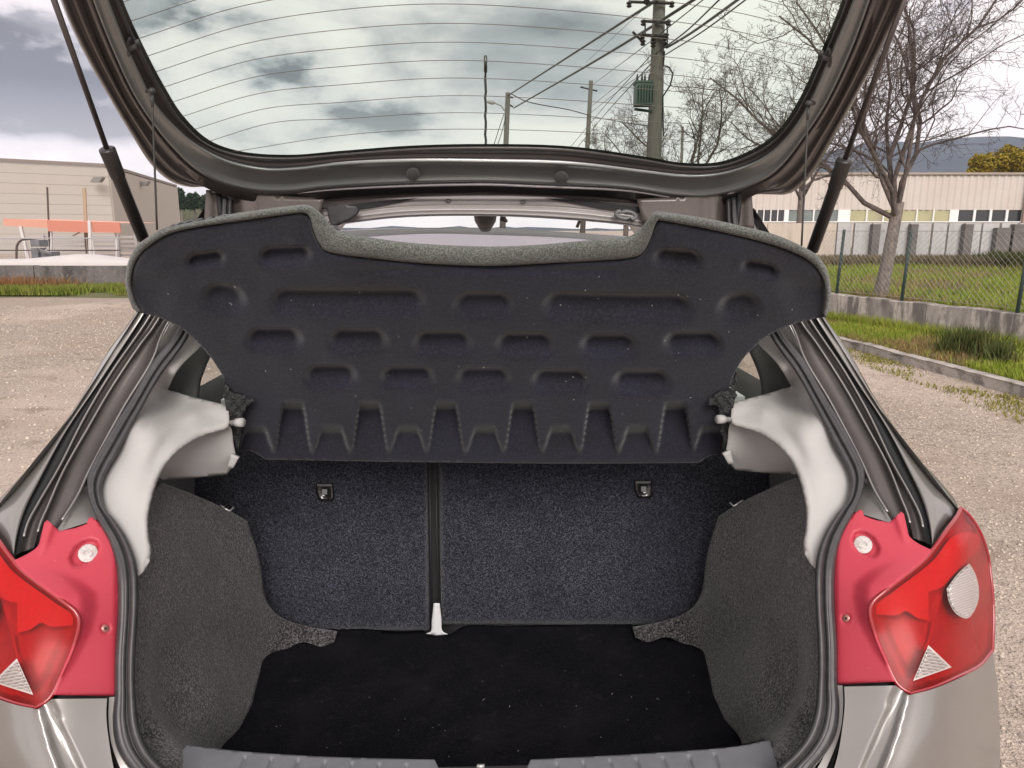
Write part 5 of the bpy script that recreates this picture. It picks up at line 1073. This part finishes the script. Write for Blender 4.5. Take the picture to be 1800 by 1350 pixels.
# canopy with orange fascia
YC = 24.; cn = empty('canopy', (W(110, 400, YC)[0], YC, 0), label='open canopy with faded orange fascia boards on thin white posts', cat='canopy')
M_or = mat('faded_orange', (.52, .20, .14), .6, noise=[(1.5, .4, .7, (.52, .20, .14), .7)]); M_or2 = mat('faded_salmon', (.66, .33, .24), .6)
a, b, c_ = W(5, 384, YC+1.5), W(82, 387, YC-.3), W(210, 391, YC-.3)
def slab(p, q_, h, th, m, name):
    d = (q_-p)[:2]; d /= np.linalg.norm(d); n_ = np.array([-d[1], d[0]])*th; V = [(*p[:2], p[2]-h), (*q_[:2], q_[2]-h), (*(q_[:2]+n_), q_[2]-h), (*(p[:2]+n_), p[2]-h), tuple(p), tuple(q_), (*(q_[:2]+n_), q_[2]), (*(p[:2]+n_), p[2])]
    mk(name, V, [(3, 2, 1, 0), (4, 5, 6, 7), (0, 1, 5, 4), (1, 2, 6, 5), (2, 3, 7, 6), (3, 0, 4, 7)], m, cn)
slab(a, b, .24, .05, M_or2, 'fascia'); slab(b, W(154, 389.5, YC-.3), .34, .05, M_or, 'fascia'); slab(W(160, 390, YC-.3), c_, .32, .05, M_or, 'fascia')
mk('canopy_roof', [(a[0], a[1]+.05, a[2]-.02), (b[0], b[1]+.05, b[2]-.02), (c_[0], c_[1]+.05, c_[2]-.02), (c_[0]-.6, c_[1]+4, c_[2]+.02), (a[0]-.2, a[1]+3, a[2]+.02)], [(0, 1, 2, 3, 4)], M_or2, cn)
M_wp2 = mat('white_post', (.62, .60, .59), .6)
for (x0, y0, x1, y1, r, dy) in ((90, 405, 93, 468, .035, 0), (157, 388, 162, 468, .05, -.35), (204, 404, 207, 468, .03, 0), (36, 398, 58, 468, .06, .8), (160, 415, 172, 468, .04, -.3)):
    V, F = tubev([W(x0, y0, YC+dy), W(x1, y1+30, YC+dy)*[1, 1, 0]+[0, 0, 0]], r, 6); mk('canopy_post', V, F, M_wp2, cn)
V, F = tubev([W(128, 415, YC), W(150, 403, YC)], .025, 5); mk('brace', V, F, M_wp2, cn)
for (x, y, lab, r, m) in ((83, 329, 'thin dark mast rising above the left end of the canopy', .03, M_twig), (148, 330, 'taller pale brown mast beside the thick white canopy post', .06, mat('mast_tan', (.36, .29, .20), .7))):
    a = W(x, y, YC+2); base = W(x+4, 460, YC+2)*[1, 1, 0]; V, F = tubev([base, a], r, 6); mk('mast', V, F, m, label=lab, cat='mast')
# metal fences
YF = 30.; mf = empty('slatted_fence', (W(200, 430, YF)[0], YF, 0), label='grey fence of wide horizontal metal slats before the warehouse', cat='fence')
M_sl = mat('slat_grey', (.40, .375, .37), .5, .2)
for i, y in enumerate((416, 424, 432, 440, 448, 457)):
    for (x0, x1) in ((75, 205), (207, 300), (302, 420)):
        a, b = W(x0, y, YF), W(x1, y+(x1-x0)*.012, YF); V, F = boxv(a[0], b[0]-.03, YF-.02, YF+.02, a[2]-.055, a[2]+.035); mk('slat', V, F, M_sl, mf)
for x in (75, 206, 238, 301, 420):
    a = W(x, 411, YF-.06); V, F = boxv(a[0]-.05, a[0]+.05, YF-.10, YF-.04, 0, a[2]); mk('fence_post', V, F, M_sl, mf)
wf = empty('bar_fence', (W(60, 430, 22)[0], 22, 0), label='thin vertical bar fence standing behind the dark wall', cat='fence')
V = []; F = []
for x in np.arange(-60, 210, 4.5):
    a = W(x, 418, 22.); v, f = tubev([(a[0], 22, 0), (a[0], 22, a[2])], .008, 4, False); o = len(V); V += list(v); F += [tuple(i+o for i in q_) for q_ in f]
mk('bars', V, F, mat('bar_pale', (.42, .41, .42), .5, .3), wf, kind='stuff')
for y in (419, 440): a, b = W(-60, y, 22.), W(210, y, 22.); V, F = tubev([a, b], .018, 5); mk('fence_rail', V, F, M_twig if y == 440 else MATS['bar_pale'], wf)
V, F = tubev([W(29, 462, 21.5)]+[W(29+14*(1-math.cos(t)), 438-17*math.sin(t), 21.5) for t in np.linspace(0, math.pi/2, 6)]+[W(70, 421, 21.5)], .03, 6); mk('loop_rail', V, F, M_twig, label='dark bent tube rail standing behind the wall at far left', cat='rail')
# grey machine and the pale sloping cover
c = W(66, 430, 20.5); mc = empty('pump_unit', (c[0], 20.5, 0), label='small dark grey pump unit with pipes under the canopy', cat='machine')
M_mc = mat('machine_grey', (.16, .16, .17), .5, noise=[(6, .4, .7, (.09, .09, .095), .7)])
for (dx0, dx1, z0, z1, dy) in ((-.14, .04, .55, .92, 0), (-.16, .08, .96, 1.14, .05), (.02, .34, .60, .82, .1), (-.14, .3, .0, .55, .05)):
    V, F = boxv(c[0]+dx0, c[0]+dx1, 20.4+dy, 20.8+dy, z0, z1); mk('casing', V, F, M_mc, mc)
for k in range(4):
    V, F = tubev([(c[0]+.05+.07*k, 20.4, .80+.03*k), (c[0]+.12+.07*k, 20.35, .92-.03*k), (c[0]+.20+.06*k, 20.4, .78)], .016, 5); mk('pipe', V, F, M_galv, mc)
a, b = W(-70, 462, 19.2), W(244, 469, 19.2); V = []
xs_ = np.linspace(a[0], b[0], 24); prof_ = np.interp(np.linspace(0, 1, 24), [0, .35, .62, .72, .95, 1], [.02, .04, .16, .16, .03, .0])
for xx, h in zip(xs_, prof_):
    for (dy, z) in ((-.5, 0), (-.5, .60), (-.3, .64+h*.7), (.3, .64+h), (.9, .62)): V.append((xx, 19.2+dy, z))
F = [(i*5+k, (i+1)*5+k, (i+1)*5+k+1, i*5+k+1) for i in range(23) for k in range(4)]+[(0, 1, 2, 3, 4)]+[tuple(23*5+k for k in range(5))[::-1]]
mk('sheeted_stack', V, F, mat('cover_white', (.50, .47, .455), .7, noise=[(2, .4, .7, (.55, .51, .49), .7)]), label='low stack under a whitish cover lying along the top of the dark wall', cat='cover', smooth=True)

# air: faint haze that fades the mountains
hzv, hzf = boxv(-1900, 1900, -60, 1560, -1.5, 260)
hzm = bpy.data.materials.new('haze_air'); hzm.use_nodes = True; hzm.node_tree.nodes.clear(); ho = hzm.node_tree.nodes.new('ShaderNodeOutputMaterial'); pv = hzm.node_tree.nodes.new('ShaderNodeVolumePrincipled')
pv.inputs['Color'].default_value = (.62, .72, 1, 1); pv.inputs['Density'].default_value = .00024; hzm.node_tree.links.new(pv.outputs[0], ho.inputs['Volume'])
HAZE = True
if HAZE:
    hz_o = mk('haze', hzv, hzf, hzm, kind='stuff')
bpy.context.view_layer.update()
for o in COL.objects:
    if o.parent is None and o.get('category'):
        k = o.name.split('.')[0]
        g = {'bare_tree': 'bare winter trees beside and beyond the car park', 'pine_tree': 'pine trees beyond the warehouse', 'leafy_tree': 'yellow-green trees behind the industrial building', 'overhead_wire': 'overhead wires strung between the poles', 'utility_pole': 'thin utility poles in the distance', 'mast': 'masts standing above the canopy', 'weed_clump': 'dark weed clumps on the verge'}.get(k)
        if g: o['group'] = g
